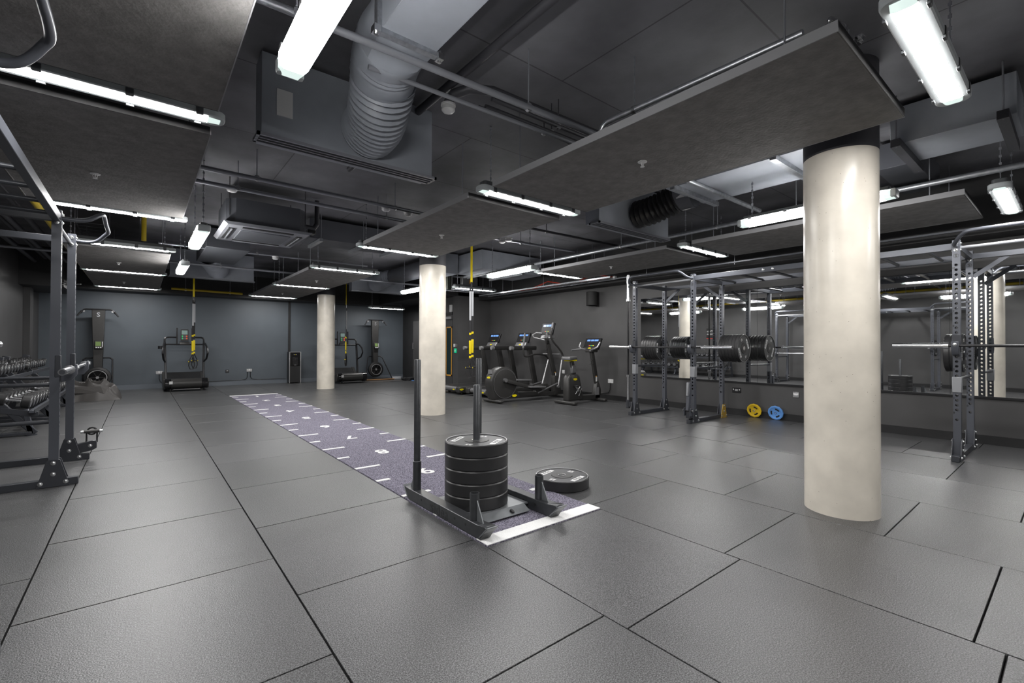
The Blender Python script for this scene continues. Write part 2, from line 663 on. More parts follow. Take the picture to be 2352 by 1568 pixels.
# columns
for i, (cx, cy, lab) in enumerate([(3.93, 1.10, 'cream concrete column standing alone in front of the wall mirrors'),
                                   (3.90, 7.02, 'cream concrete column by the elliptical and treadmills'),
                                   (3.92, 12.93, 'cream concrete column beside the black water dispenser and a curved treadmill')]):
    t = thing('concrete_column', lab, 'column', (cx, cy, 0))
    MB().lathe([(.225, -.02), (.225, 2.53)], 64).build('shaft', 'cream_concrete', t)
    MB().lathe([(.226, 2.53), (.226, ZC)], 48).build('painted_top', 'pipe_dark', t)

# ------------------------------------------------------------------ turf sprint track
tr = thing('turf_track', 'purple grey turf sprint track with white distance marks', 'turf', (TX0, TY0, 0))
MB().box(TX0, TX1, TY0, TY1, -.022, .006).build('turf_strip', 'turf', tr, .003, world=True)
for y0, y1 in ((TY0, TY0 + .115), (TY1 - .13, TY1)):
    MB().box(TX0, TX1, y0, y1, .0045, .0085).build('end_line', 'turf_white', tr, world=True)
for k in range(1, 20):
    y = 2.80 + (k - 1) * .5 if k > 0 else 0
    if y > 12.0:
        break
    long_ = (k % 2 == 0)
    w = .24 if long_ else .12
    h = .045
    for s in (0, 1):
        x0 = TX0 if s == 0 else TX1 - w
        MB().box(x0, x0 + w, y - h / 2, y + h / 2, .0045, .0085).build('tick_mark', 'turf_white', tr, world=True)
for k in range(1, 10):
    y = 11.78 - (k - 1) * .9925
    text(str(k), .27, 'turf_white', tr, mat_axes((2.065 - TX0, y - TY0, .0075), (-1, 0, 0), (0, -1, 0)), .001, .006, 'distance_number')

# ================================================================== CEILING: rafts, lights, ducts, pipes
def raft(x0, x1, y0, y1, label, group, z=2.535, rods=True):
    t = thing('ceiling_raft', label, 'ceiling panel', (x0, y0, z), 0, group)
    w, d = x1 - x0, y1 - y0
    MB().box(.006, w - .006, .006, d - .006, 0, .035).build('board', 'raft', t)
    for a, mm in (((0, .006, 0, d), 'raft_edge'), ((w - .006, w, 0, d), 'raft_edge'), ((.006, w - .006, 0, .006), 'wall_dark'), ((.006, w - .006, d - .006, d), 'wall_dark')):
        MB().box(a[0], a[1], a[2], a[3], -.001, .05).build('edge_trim', mm, t)
    if rods:
        for u, v in ((.1, .25), (w - .1, .25), (.1, d - .25), (w - .1, d - .25)):
            MB().cyl((u, v, .03), (u, v, ZC - z), .005, 6).build('hanger_rod', 'pipe_grey', t)
    # sprinkler rosette in the middle
    return t


def sprinkler(x, y, z, label, group):
    t = thing('sprinkler_head', label, 'sprinkler', (x, y, z), 0, group)
    MB().lathe([(.034, 0), (.034, -.003), (.02, -.006), (.012, -.006)], 16).build('rosette', 'white_plastic', t)
    m = MB().tube([(-.012, 0, -.004), (-.014, 0, -.022), (-.004, 0, -.036)], .003, 6).tube([(.012, 0, -.004), (.014, 0, -.022), (.004, 0, -.036)], .003, 6)
    m.cyl((0, 0, -.003), (0, 0, -.03), .004, 8)
    m.build('frame_arms', 'white_plastic', t)
    MB().lathe([(.016, -.036), (.016, -.039)], 12).build('deflector', 'white_plastic', t)


def rrect(w, l, r, n=5):
    """rounded rectangle outline in xy, long in x"""
    out = []
    for sx, sy, a in ((1, 1, 0), (-1, 1, 90), (-1, -1, 180), (1, -1, 270)):
        for i in range(n + 1):
            t = math.radians(a + 90 * i / n)
            out.append((sx * (l / 2 - r) + r * math.cos(t), sy * (w / 2 - r) + r * math.sin(t)))
    return out


def make_batten(wrap=False):
    """long in x, 1.27 m, underside at z=0; wrap: deep diffuser that also lights sideways"""
    t = thing('batten_light', 'x', 'light', (0, 0, 0))
    if wrap:
        MB().prism(rrect(.07, 1.16, .02), .072, .105, 'z').build('housing', 'fixture', t, .005)
        MB().prism(rrect(.112, 1.20, .03), .064, .074, 'z').build('rim', 'fixture_light', t, .003)
        prof = [(-.060, .066), (-.060, .024), (-.040, .002), (.040, .002), (.060, .024), (.060, .066)]
    else:
        MB().prism(rrect(.10, 1.20, .03), .052, .10, 'z').build('housing', 'fixture', t, .006)
        MB().prism(rrect(.148, 1.27, .055), .012, .056, 'z').build('rim', 'fixture_light', t, .006)
        prof = [(-.046, .0125), (-.030, .006), (.030, .006), (.046, .0125)]
    vs = [(-.545, y, z) for y, z in prof] + [(.545, y, z) for y, z in prof]
    k = len(prof)
    MB().add(vs, [(i, i + 1, k + i + 1, k + i) for i in range(k - 1)]).build('diffuser', 'diffuser_wrap' if wrap else 'diffuser', t)
    for s in (-1, 1):
        vs = [(s * .545, y, z) for y, z in prof] + [(s * .608, y * .82, z * .8 + .003) for y, z in prof]
        m = MB().add(vs, [(i, i + 1, k + i + 1, k + i) for i in range(k - 1)] + [tuple(range(k, 2 * k))])
        m.build('lens_end', 'lens_end', t)
    if wrap:
        for s in (-1, 1):
            MB().box(s * .605 - .02, s * .605 + .02, -.058, .058, .006, .074).build('end_cap', 'fixture_light', t, .012, seg=2)
    for x in (-.5, -.18, .18, .5):
        for s in (-1, 1):
            if wrap:
                MB().box(x - .016, x + .016, s * .061 - .004, s * .061 + .004, .056, .078).build('clip', 'zinc', t, .001)
            else:
                MB().box(x - .018, x + .018, s * .071 - .007, s * .071 + .007, .002, .056).build('clip', 'fixture', t, .002)
    return t


BAT = {}


def batten(x, y, z, rz, label, group):
    w = rz != 0
    if w not in BAT:
        o = BAT[w] = make_batten(w)
        o.location = (x, y, z)
        o.rotation_euler = (0, 0, rz)
        o['label'] = label
        if group:
            o['group'] = group
    else:
        o = dup(BAT[w], (x, y, z), rz, label, group)
        for c in kids(o):
            if c.name.startswith('chain'):
                bpy.data.objects.remove(c)
    return o


D = 'dark grey ceiling raft '
B = 'white batten light '
ROWS = {
    'left': (-.84, .345, -.24, [(-2.5, None, B + 'added out of view behind the dumbbell side rig'), (.45, None, B + 'above the first rack of the dumbbell side rig'),  # first batten is unseen, row continued backwards to light the foreground
             (3.35, D + 'above the monkey bar ladder on the dumbbell side', B + 'above the ladder on the dumbbell side'),
             (6.28, D + 'above the chrome barbell rack', B + 'above the chrome barbell rack, before the open pipes'),
             (8.45, None, B + 'above the dumbbell racks, behind the open pipes'), (11.42, D + 'above the dumbbell racks', B + 'between the rafts before the folded mat'),
             (14.5, D + 'above the folded mat, next to the blue wall', B + 'above the ski machine with pale emblem')]),
    'mid': (2.34, 3.53, 2.945, [(.45, None, B + 'with visible clips at the raft end beside the cream mirror column'),
            (3.35, D + 'ending beside the cream column by the mirrors', B + 'in the slot between rafts above the sled'),
            (6.30, D + 'between the sled and the middle cream column', B + 'at the raft end touching the middle cream column'),
            (8.55, None, B + 'at the raft edge behind the ceiling cassette'), (11.52, D + 'over the far turf behind the cassette', B + 'between the rafts before the far cream column'),
            (14.55, D + 'resting over the far cream column', B + 'near the water dispenser and blue wall')]),
    'right': (5.72, 6.93, 6.36, [(-2.5, None, B + 'added out of view on the mirror side'), (.45, None, B + 'above the rack behind the cream column'),  # first batten out of view, added behind the camera for foreground light
              (3.45, D + 'above the monkey bar ladder before the mirrors', B + 'in the slot above the mirror side ladder'),
              (6.42, D + 'above the rack beside the exercise bike', B + 'below the red cables above the exercise bike'),
              (9.35, None, B + 'above the running machines')])}
battens = []
for nm in ROWS:
    x0, x1, xc, items = ROWS[nm]
    py = None
    for y, rl, bl in items:
        if rl:
            y0, y1 = py + .21, y - .17
            raft(x0, x1, y0, y1, rl, 'ceiling rafts')
            sprinkler((x0 + x1) / 2 - .05, y0 + (y1 - y0) * .55, 2.534, 'small white sprinkler head on the ' + rl.replace(D, 'raft '), 'sprinkler heads')
        py = y
        battens.append((xc, y, 2.53, 0, bl, 'batten lights beside the rafts'))
battens.append((6.30, 14.40, 2.37, 0, 'white batten light against the black bulkhead by the recess', None))
for x, y, lab in ((.51, 1.62, 'over the open floor by the round spiral duct'), (.51, 6.42, 'over the tile aisle near the square air conditioning cassette'),
                  (.51, 9.10, 'over the tile aisle by the far slot diffuser box')):
    battens.append((x, y, 2.36, PI / 2, 'bright batten light hung lengthwise ' + lab, None))
for x, y, lab in ((4.70, 1.55, 'behind the cream column by the mirrors'), (4.79, 6.0, 'above the elliptical and bike'), (4.72, 9.32, 'between column and treadmills'),
                  (4.7, -1.6, 'before the weight rack mirrors')):
    battens.append((x, y, 2.36, PI / 2, 'bright batten light hung lengthwise ' + lab, None))
for b in battens:
    o = batten(*b)
    if b[2] == 2.36:
        o['group'] = 'lengthwise batten lights'
    # hanging chains belong to the lamp
    for s in (-.5, .5):
        m = MB()
        z = .10
        i = 0
        top = (2.80 if (b[0] == 4.70 and b[1] == 1.55) else ZC) - b[2]
        m.cyl((s, 0, .09), (s, 0, top), .0035, 6)
        while z < top:
            m.box(s - (.009 if i % 2 else .003), s + (.009 if i % 2 else .003), -(.003 if i % 2 else .009), (.003 if i % 2 else .009), z, z + .022)
            z += .034
            i += 1
        m.build('chain', 'pipe_grey', o)

# ---- slot diffuser boxes, flexible and rectangular ducts
def plenum(x0, x1, y, label, zb=2.55, zt=3.12, mat='duct'):
    t = thing('slot_diffuser_box', label, 'air diffuser', (x0, y, zb))
    MB().box(x0, x1, y, y + .20, zb + .02, zt).build('plenum', mat, t, world=True)
    m = MB()
    for a, b in ((-.03, -.012), (.022, .03), (.064, .072), (.106, .124)):
        m.box(x0 - .03, x1 + .03, y + a, y + b, zb, zb + .02)
    m.box(x0 - .03, x0 - .012, y - .03, y + .124, zb, zb + .02).box(x1 + .012, x1 + .03, y - .03, y + .124, zb, zb + .02)
    m.build('slot_frame', 'pipe_grey', t, world=True)
    MB().box(x0 - .01, x1 + .01, y - .01, y + .10, zb + .012, zb + .022).build('slot_throat', 'pipe_dark', t, world=True)
    return t


def flex(pts, r, t, name='flexible_duct', mat='duct', step=.028, amp=.012, world=True):
    """corrugated tube along a smooth curve"""
    P = [Vector(p) for p in pts]
    # Catmull-Rom resample
    Q = [P[0]] + P + [P[-1]]
    cur = []
    for i in range(1, len(Q) - 2):
        for k in range(40):
            u = k / 40
            a, b, c, d = Q[i - 1], Q[i], Q[i + 1], Q[i + 2]
            cur.append(.5 * ((2 * b) + (c - a) * u + (2 * a - 5 * b + 4 * c - d) * u * u + (3 * b - a - 3 * c + d) * u ** 3))
    cur.append(P[-1])
    L = 0
    out = [(cur[0], 0)]
    acc = 0
    for a, b in zip(cur, cur[1:]):
        L += (b - a).length
        acc += (b - a).length
        if acc > step / 2:
            out.append((b, L))
            acc = 0
    n = 24
    m = MB()
    vs, fs = [], []
    prev = None
    for i, (p, l) in enumerate(out):
        d = (out[min(i + 1, len(out) - 1)][0] - out[max(i - 1, 0)][0]).normalized()
        if prev is None:
            a, b, _ = basis(d)
        else:
            a = (prev - d * prev.dot(d)).normalized()
            b = d.cross(a)
        prev = a
        rr = r + (amp / 2 if i % 2 else -amp / 2)
        for j in range(n):
            th = 2 * PI * j / n
            vs.append(p + (a * math.cos(th) + b * math.sin(th)) * rr)
    for i in range(len(out) - 1):
        for j in range(n):
            fs.append((i * n + j, i * n + (j + 1) % n, (i + 1) * n + (j + 1) % n, (i + 1) * n + j))
    m.add(vs, fs)
    return m.build(name, mat, t, world=world)


p1 = plenum(.61, 1.88, 3.41, 'grey slot diffuser box with a paper label, beside the large spiral duct')
MB().box(.70, .80, 3.404, 3.411, 2.72, 2.90).build('paper_label', 'white_plastic', p1, world=True)
p2 = plenum(4.0, 5.37, 3.41, 'grey slot diffuser box behind the rafts near the mirrors')
p3 = plenum(.44, 1.93, 11.5, 'grey slot diffuser box above the far end of the turf')
p4 = plenum(4.14, 5.55, 11.6, 'grey slot diffuser box between the far cream columns')

dt = thing('ventilation_duct', 'grey rectangular duct with round spiral bend over the open floor', 'duct', (1.2, 2.3, 2.9))
flex([(1.33, 3.40, 2.79), (1.31, 3.20, 2.79), (1.25, 2.98, 2.83), (1.20, 2.80, 2.90)], .195, dt, 'flexible_duct', 'duct', .04, .026)
flex([(1.20, 2.83, 2.89), (1.16, 2.68, 2.93), (1.13, 2.52, 2.94)], .20, dt, 'spiral_duct', 'duct', .05, .008)
# square to round piece
n = 24
vs = []
for j in range(n):
    th = 2 * PI * j / n
    vs.append((1.13 + .20 * math.cos(th), 2.54, 2.94 + .20 * math.sin(th)))
for j in range(n):
    th = 2 * PI * j / n
    c, s_ = math.cos(th), math.sin(th)
    k = 1 / max(abs(c), abs(s_))
    vs.append((1.14 + .165 * c * k, 2.34, 2.985 + .14 * s_ * k))
MB().add(vs, [(j, (j + 1) % n, n + (j + 1) % n, n + j) for j in range(n)]).build('square_to_round', 'duct', dt, world=True)
MB().box(.975, 1.305, .9, 2.34, 2.845, 3.125).build('rectangular_duct', 'duct', dt, .004, world=True)
for y in (2.34, .95):
    m = MB()
    for a in ((.95, 1.33, 2.82, 2.848), (.95, 1.33, 3.122, 3.145), (.95, .978, 2.848, 3.122), (1.302, 1.33, 2.848, 3.122)):
        m.box(a[0], a[1], y - .03, y + .012, a[2], a[3])
    m.build('duct_flange', 'galv', dt, world=True)
for x in (.95, 1.33):
    MB().cbox((x, 2.33, 2.83), (.035, .05, .035)).cyl((x, 2.33, 2.80), (x, 2.33, 2.86), .012, 8).build('corner_clamp', 'zinc', dt, world=True)

d2_ = thing('ventilation_duct', 'dark rectangular duct with black flexible end near the cream column', 'duct', (4.7, 2.5, 2.85))
flex([(4.68, 3.41, 2.76), (4.69, 3.2, 2.77), (4.72, 3.0, 2.82), (4.74, 2.86, 2.86)], .15, d2_, 'flexible_duct', 'black_plastic', .05, .03)
MB().cyl((4.74, 2.88, 2.86), (4.76, 2.70, 2.87), .16, 28).build('round_collar', 'duct_dark', d2_, world=True)
MB().box(4.735, 4.76, 2.74, 2.83, 2.701, 2.703).build('paper_label', 'white_plastic', d2_, world=True)
MB().box(4.595, 4.60, 2.72, 2.82, 2.80, 2.93).build('paper_label', 'white_plastic', d2_, world=True)
MB().box(4.24, 5.0, 1.2, 2.72, 2.80, 3.08).build('rectangular_duct', 'duct', d2_, .004, world=True)
for y in (2.60, 1.65):
    MB().box(4.17, 5.07, y - .025, y + .025, 2.755, 2.798).build('support_rail', 'galv', d2_, world=True)
    for x in (4.2, 5.05):
        MB().cyl((x, y, 2.755), (x, y, ZC), .006, 6).build('hanger_rod', 'pipe_grey', d2_, world=True)

d3 = thing('ventilation_duct', 'dark duct with spiral bend feeding the diffuser above the far turf', 'duct', (1.2, 10.6, 2.85))
flex([(1.25, 11.49, 2.78), (1.2, 11.2, 2.79), (1.1, 10.95, 2.86), (1.02, 10.75, 2.92)], .2, d3, 'flexible_duct', 'duct', .04, .026)
MB().box(.82, 1.45, 9.0, 10.75, 2.78, 3.10).build('rectangular_duct', 'duct_dark', d3, .004, world=True)
d4 = thing('ventilation_duct', 'grey round duct bending down to the diffuser by the far column', 'duct', (5.0, 10.9, 2.85))
flex([(4.75, 11.59, 2.78), (4.76, 11.35, 2.79), (4.85, 11.1, 2.86), (4.95, 10.95, 2.91)], .19, d4, 'flexible_duct', 'duct', .04, .026)
MB().cyl((4.95, 10.97, 2.90), (5.02, 8.9, 2.92), .19, 28).build('round_duct', 'duct_dark', d4, world=True)
MB().box(4.84, 5.28, 8.4, 8.95, 2.70, 3.12).build('junction_box', 'duct', d4, .004, world=True)
d5 = thing('ventilation_duct', 'dark rectangular duct hung above the middle rafts', 'duct', (2.9, 9, 2.9))
MB().box(1.95, 3.4, 7.25, 7.75, 2.78, 3.08).build('rectangular_duct', 'duct_dark', d5, .004, world=True)
for x in (2.1, 2.75, 3.3):
    MB().box(x - .025, x + .025, 7.18, 7.82, 2.73, 2.775).build('support_rail', 'galv', d5, world=True)
    for y in (7.2, 7.8):
        MB().cyl((x, y, 2.73), (x, y, ZC), .006, 6).build('hanger_rod', 'pipe_grey', d5, world=True)
d6 = thing('ventilation_duct', 'wide grey duct above the treadmills with hung rails', 'duct', (6, 8.6, 2.9))
MB().box(5.3, 6.9, 7.55, 8.55, 2.72, 3.10).build('rectangular_duct', 'duct', d6, .004, world=True)
for x in (5.6, 6.3):
    MB().box(x - .025, x + .025, 7.45, 8.65, 2.67, 2.715).build('support_rail', 'galv', d6, world=True)
d7 = thing('ventilation_duct', 'grey flat duct box hung on dark rails behind the cream mirror column', 'duct', (5.0, .6, 2.9))
MB().box(4.74, 5.30, .28, .98, 2.80, 3.10).build('rectangular_duct', 'duct', d7, .004, world=True)
for y in (.34, .92):
    MB().box(4.6, 5.45, y - .03, y + .03, 2.74, 2.80).build('support_rail', 'pipe_dark', d7, world=True)
    for x in (4.63, 5.42):
        MB().cyl((x, y, 2.74), (x, y, ZC), .006, 6).build('hanger_rod', 'pipe_grey', d7, world=True)
MB().box(5.5, 6.6, .95, 1.25, 2.86, 3.10).build('branch_duct', 'duct_dark', d7, .004, world=True)
MB().box(5.2, 5.55, .45, .8, 2.88, 3.06).build('branch_collar', 'duct_dark', d7, .004, world=True)

# ---- ceiling cassette
cs = thing('air_conditioning_cassette', 'dark square air conditioning cassette with slatted edge outlets', 'air conditioner', (1.21, 6.68, 2.55))
MB().prism([(.86, 6.25), (1.56, 6.25), (1.66, 6.35), (1.66, 7.01), (1.56, 7.11), (.86, 7.11), (.77, 7.01), (.77, 6.35)], 2.60, 2.90, 'z').build('body', 'duct_dark', cs, world=True)
m = MB()
m.prism([(.73, 2.60), (1.70, 2.60), (1.66, 2.565), (.77, 2.565)], 6.18, 7.18, 'y')
m.build('fascia', 'pipe_grey', cs, world=True)
MB().box(.93, 1.49, 6.40, 6.96, 2.553, 2.567).build('intake_grille', 'duct_dark', cs, .004, world=True)
for x0, x1, y0, y1 in ((.80, .87, 6.36, 7.0), (1.55, 1.62, 6.36, 7.0), (.93, 1.49, 6.24, 6.31), (.93, 1.49, 7.05, 7.12)):
    MB().box(x0, x1, y0, y1, 2.555, 2.567).build('outlet_slot', 'black_plastic', cs, world=True)
    M_ = ((x0 + x1) / 2, (y0 + y1) / 2)
    if x1 - x0 < .1:
        MB().box(M_[0] - .006, M_[0] + .006, y0, y1, 2.545, 2.558).build('louvre', 'pipe_grey', cs, world=True)
    else:
        MB().box(x0, x1, M_[1] - .006, M_[1] + .006, 2.545, 2.558).build('louvre', 'pipe_grey', cs, world=True)
for x, y in ((.80, 6.3), (1.64, 6.3), (.80, 7.05), (1.64, 7.05)):
    MB().cyl((x, y, 2.7), (x, y, ZC), .006, 6).build('hanger_rod', 'pipe_dark', cs, world=True)
MB().tube([(1.66, 6.5, 2.75), (1.80, 6.5, 2.74), (1.84, 6.5, 2.80), (1.84, 6.5, 3.12)], .03, 10).build('refrigerant_pipe', 'pipe_dark', cs, world=True)
MB().cbox((1.78, 6.55, 2.70), (.10, .12, .07)).build('drain_pump', 'black_plastic', cs, .01, world=True)

# ---- pipes: each run a thing with its hanger rods
def pipe(name, label, pts, r, mat, hang=(), cat='pipe', n=10, group=None):
    t = thing(name, label, cat, pts[0], 0, group)
    MB().tube(pts, r, n).build('run', mat, t, world=True)
    for h in hang:
        MB().cyl((h[0], h[1], h[2]), (h[0], h[1], ZC), .005, 6).build('hanger_rod', mat if mat != 'pipe_yellow' else 'pipe_grey', t, world=True)
        MB().cyl((h[0] - .001, h[1] - .012, h[2]), (h[0] + .001, h[1] + .012, h[2]), r + .007, 12).build('clamp', 'zinc', t, world=True)
    return t


pipe('ceiling_pipe', 'long grey conduit pipe crossing under the slab beside the large spiral duct', [(-1.8, 2.46, 2.77), (3.9, 2.24, 2.75)], .021, 'pipe_grey', [(-.2, 2.40, 2.765), (2.0, 2.315, 2.757)])
pipe('ceiling_pipe', 'thin grey pipe running close behind the long conduit pipe', [(1.0, 2.56, 2.76), (3.9, 2.45, 2.75)], .014, 'pipe_grey')
pipe('ceiling_pipe', 'galvanised pipe with a bend rising above the nearest raft', [(2.60, 2.20, 2.585), (2.60, 2.20, 2.73), (2.602, 2.185, 2.76), (2.605, 2.155, 2.78), (2.61, 2.12, 2.785), (2.65, .9, 2.785)], .021, 'galv', [(2.617, 1.92, 2.785)])
pipe('ceiling_pipe', 'dark grey pipe in front of the ceiling cassette', [(-1.8, 5.22, 2.86), (3.5, 5.27, 2.84)], .022, 'pipe_grey', [(.9, 5.24, 2.855), (2.4, 5.26, 2.848)])
pipe('ceiling_pipe', 'dark grey pipe just behind the cassette front pipe', [(-1.8, 5.66, 2.86), (3.5, 5.76, 2.84)], .022, 'pipe_grey', [(.8, 5.7, 2.855), (2.5, 5.74, 2.848)])
pipe('ceiling_pipe', 'pale pipe crossing in front of the far diffuser box above the turf', [(-1.8, 10.65, 2.71), (3.6, 10.5, 2.69)], .022, 'pipe_grey', [(1.2, 10.57, 2.7), (2.6, 10.52, 2.69)])
pipe('ceiling_pipe', 'pale pipe crossing in front of the diffuser box by the far column', [(3.6, 10.5, 2.69), (7.0, 10.42, 2.68)], .022, 'pipe_grey')
pipe('ceiling_pipe', 'thin dark pipe above the turf behind the cassette', [(.2, 9.3, 2.80), (3.6, 9.2, 2.79)], .016, 'pipe_grey', [(1.6, 9.25, 2.8)])
pipe('ceiling_pipe', 'bright galvanised pipe along the top edge of the rafts near the mirrors', [(5.66, 8.6, 2.68), (5.68, -2.8, 2.68)], .026, 'galv', [(5.665, 5.85, 2.68), (5.67, 4.4, 2.68), (5.67, 2.9, 2.68), (5.67, 2.0, 2.68)])
pipe('ceiling_pipe', 'galvanised pipe crossing towards the mirror beside the cream column', [(3.6, 2.42, 2.79), (5.6, 2.36, 2.75)], .024, 'galv')
pipe('ceiling_pipe', 'dark pipe crossing above the elliptical with white sensor boxes', [(3.5, 5.6, 2.79), (5.7, 5.4, 2.77)], .02, 'pipe_grey', [(4.6, 5.5, 2.78)])
pipe('ceiling_pipe', 'dark pipe close above the elliptical sensor pipe', [(3.5, 5.2, 2.92), (7.3, 5.0, 2.90)], .018, 'pipe_dark', [(4.8, 5.13, 2.91)])
pipe('ceiling_pipe', 'dark pipe running lengthwise above the open floor', [(1.75, .2, 3.08), (1.75, 5.0, 3.08)], .03, 'pipe_dark')
pipe('ceiling_pipe', 'dark curved pipe under the slab past the large spiral duct', [(1.78, 3.0, 2.98), (1.78, 2.9, 3.02), (1.85, 2.8, 3.04), (2.0, 2.72, 3.04), (3.9, 2.62, 3.0)], .035, 'pipe_dark')
pipe('gas_pipe', 'yellow gas pipe running along the ceiling by the dumbbell wall', [(-.93, -2.8, 2.76), (-.93, 9.4, 2.74), (-.93, 14.8, 2.74)], .035, 'pipe_yellow', [(-.93, 2, 2.76), (-.93, 5, 2.76), (-.93, 8, 2.75), (-.93, 11, 2.745)], 'pipe')
pipe('gas_pipe', 'short upright yellow gas pipe above the dumbbell wall rafts', [(.02, 8.25, 2.62), (.02, 8.25, 3.12)], .03, 'pipe_yellow')
pipe('gas_pipe', 'yellow gas pipe low along the black bulkhead above the blue wall', [(.6, 14.75, 2.62), (2.2, 14.75, 2.60)], .03, 'pipe_yellow', [(.9, 14.75, 2.615), (1.9, 14.75, 2.605)])
for k, (x, z) in enumerate(((-1.2, 2.86), (-1.35, 2.80), (-1.5, 2.9), (-1.65, 2.82))):
    pipe('ceiling_pipe', 'dark insulated pipe in the bundle above the dumbbell wall', [(x, -2.8, z), (x, 13.0, z)], .035, 'pipe_dark', [(x, 3 + k * .1, z), (x, 7 + k * .1, z)], group='insulated pipes above the dumbbell wall')
for k, (y, z) in enumerate(((2.66, 2.94), (2.74, 2.92), (2.83, 2.95))):
    pipe('ceiling_pipe', 'thin black service pipe in the bundle behind the long conduit', [(1.95, y, z), (3.85, y - .06, z - .02)], .016, 'pipe_dark', [(2.6, y - .02, z - .01)], group='black service pipes behind the long conduit')

# ---- perforated channel and cable trays
def tray(label, p0, p1, w, rail=.03, rung=.25, mat='galv', name='cable_tray'):
    t = thing(name, label, 'cable tray', p0)
    p0, p1 = Vector(p0), Vector(p1)
    d = (p1 - p0)
    L = d.length
    d.normalize()
    s = Vector((-d.y, d.x, 0))
    for k in (-1, 1):
        MB().bar(p0 + s * (k * w / 2) + Vector((0, 0, rail / 2)), p1 + s * (k * w / 2) + Vector((0, 0, rail / 2)), .004, rail).build('side_rail', mat, t, world=True)
    q = .1
    while q < L:
        a = p0 + d * q
        MB().bar(a - s * w / 2, a + s * w / 2, .012, .005).build('rung', mat, t, world=True)
        q += rung
    q = .4
    while q < L:
        a = p0 + d * q
        for k in (-1, 1):
            b = a + s * (k * w / 2)
            MB().cyl(b, (b.x, b.y, ZC), .004, 6).build('hanger_rod', 'pipe_grey', t, world=True)
        q += 1.5
    return t


ct = tray('galvanised cable tray carrying red cables above the bike', (7.22, 5.75, 2.50), (7.22, 10.2, 2.50), .3)
for k in range(5):
    pts = []
    for i in range(9):
        pts.append((7.12 + .05 * k + random.uniform(-.03, .03), 5.8 + i * .45, 2.515 + (0.10 if i in (1, 4) and k < 2 else 0) + random.uniform(0, .02)))
    MB().tube(pts, .007, 6).build('cable', 'cable_red' if k < 3 else 'cable_white', ct, world=True)
MB().cbox((7.17, 5.72, 2.51), (.07, .05, .05)).build('junction_box', 'white_plastic', ct, .005, world=True)
ch = thing('perforated_channel', 'perforated steel channel running lengthwise above the wall racks', 'channel', (7.18, 1, 2.47))
m = MB()
y = -2.8
while y < 5.7:
    m.box(7.16, 7.20, y, y + .03, 2.47, 2.475).box(7.16, 7.17, y + .03, y + .06, 2.47, 2.475).box(7.19, 7.20, y + .03, y + .06, 2.47, 2.475)
    y += .06
m.box(7.157, 7.16, -2.8, 5.7, 2.47, 2.49).box(7.20, 7.203, -2.8, 5.7, 2.47, 2.49)
m.build('channel', 'duct_dark', ch, world=True)
for y in (5.0, 3.4, 1.7, .3):
    MB().cyl((7.18, y, 2.45), (7.18, y, ZC), .005, 6).build('hanger_rod', 'pipe_grey', ch, world=True)
tray('wide galvanised cable tray crossing above the treadmills', (5.2, 9.9, 2.55), (7.8, 9.9, 2.55), .3)
tray('dark cable ladder along the dumbbell wall ceiling', (-.55, 8.6, 2.86), (-.55, 13.8, 2.86), .35, mat='pipe_dark')
cb = thing('cable_riser', 'thick vertical bundle of dark cables beside the yellow strap anchor', 'cables', (5.35, 8.9, 2.4))
for k in range(9):
    x = 5.30 + .035 * (k % 3)
    y = 8.85 + .035 * (k // 3)
    MB().tube([(x, y, 2.42), (x + random.uniform(-.01, .01), y, 2.7), (x, y, ZC)], .014, 6).build('cable', 'bundle', cb, world=True)
jb = thing('control_panel_box', 'grey ceiling control boxes with orange warning labels above the treadmills', 'control box', (5.9, 9.4, 2.6))
MB().box(5.55, 5.85, 9.55, 9.67, 2.60, 2.86).build('enclosure', 'machine_grey', jb, .006, world=True)
MB().box(5.60, 5.70, 9.544, 9.55, 2.72, 2.84).build('warning_label', 'orange', jb, world=True)
MB().box(6.1, 6.55, 9.50, 9.62, 2.6, 2.86).build('enclosure', 'machine_grey', jb, .006, world=True)
MB().box(6.30, 6.38, 9.494, 9.50, 2.70, 2.80).build('warning_label', 'orange', jb, world=True)
MB().box(5.5, 6.6, 9.62, 9.66, 2.84, 2.88).build('mounting_rail', 'galv', jb, world=True)
for x in (5.55, 6.0, 6.52):
    MB().cyl((x, 9.64, 2.84), (x, 9.64, ZC), .006, 6).build('hanger_rod', 'pipe_grey', jb, world=True)
# smoke detectors / sensor boxes
for x, y, z, lab in ((1.78, 2.98, 2.93, 'white round smoke detector near the large spiral duct'), (2.3, 5.3, 2.81, 'white round detector under the cassette pipe'),
                     (2.6, 5.32, 2.81, 'white round detector beside the raft edge pipe'), (1.9, 9.25, 2.742, 'small white detector behind the cassette'),
                     (4.25, 5.52, 2.74, 'white sensor box on the pipe above the elliptical'), (4.32, 5.45, 2.76, 'second white sensor box touching the elliptical pipe'),
                     (.75, 5.75, 2.83, 'white detector with a loose cable loop by the lengthwise light'), (-.15, 15.0, 2.60, 'white detector on the bulkhead above the ski machine')):
    t = thing('smoke_detector', lab, 'detector', (x, y, z))
    MB().lathe([(.045, .03), (.05, .02), (.05, 0), (.04, -.012), (.02, -.018)], 20).build('head', 'white_plastic', t)
    MB().lathe([(.055, .045), (.055, .03)], 20).build('mount', 'white_plastic', t)
# foil wrapped pipe ends
for x, y, z, lab in ((2.40, .70, 2.60, 'crumpled foil wrap beside the nearest raft end'), (-1.30, 13.19, 2.40, 'strip of silver foil tape on the corner service duct')):
    t = thing('foil_wrap', lab, 'foil', (x, y, z))
    m = MB()
    for k in range(14):
        m.cbox((random.uniform(0, .3), random.uniform(-.015, .015), random.uniform(0, .05)), (.06, .03, .03), RZ(random.uniform(-.3, .3)) @ RX(random.uniform(-.4, .4)))
    m.build('foil', 'foil', t, .01)
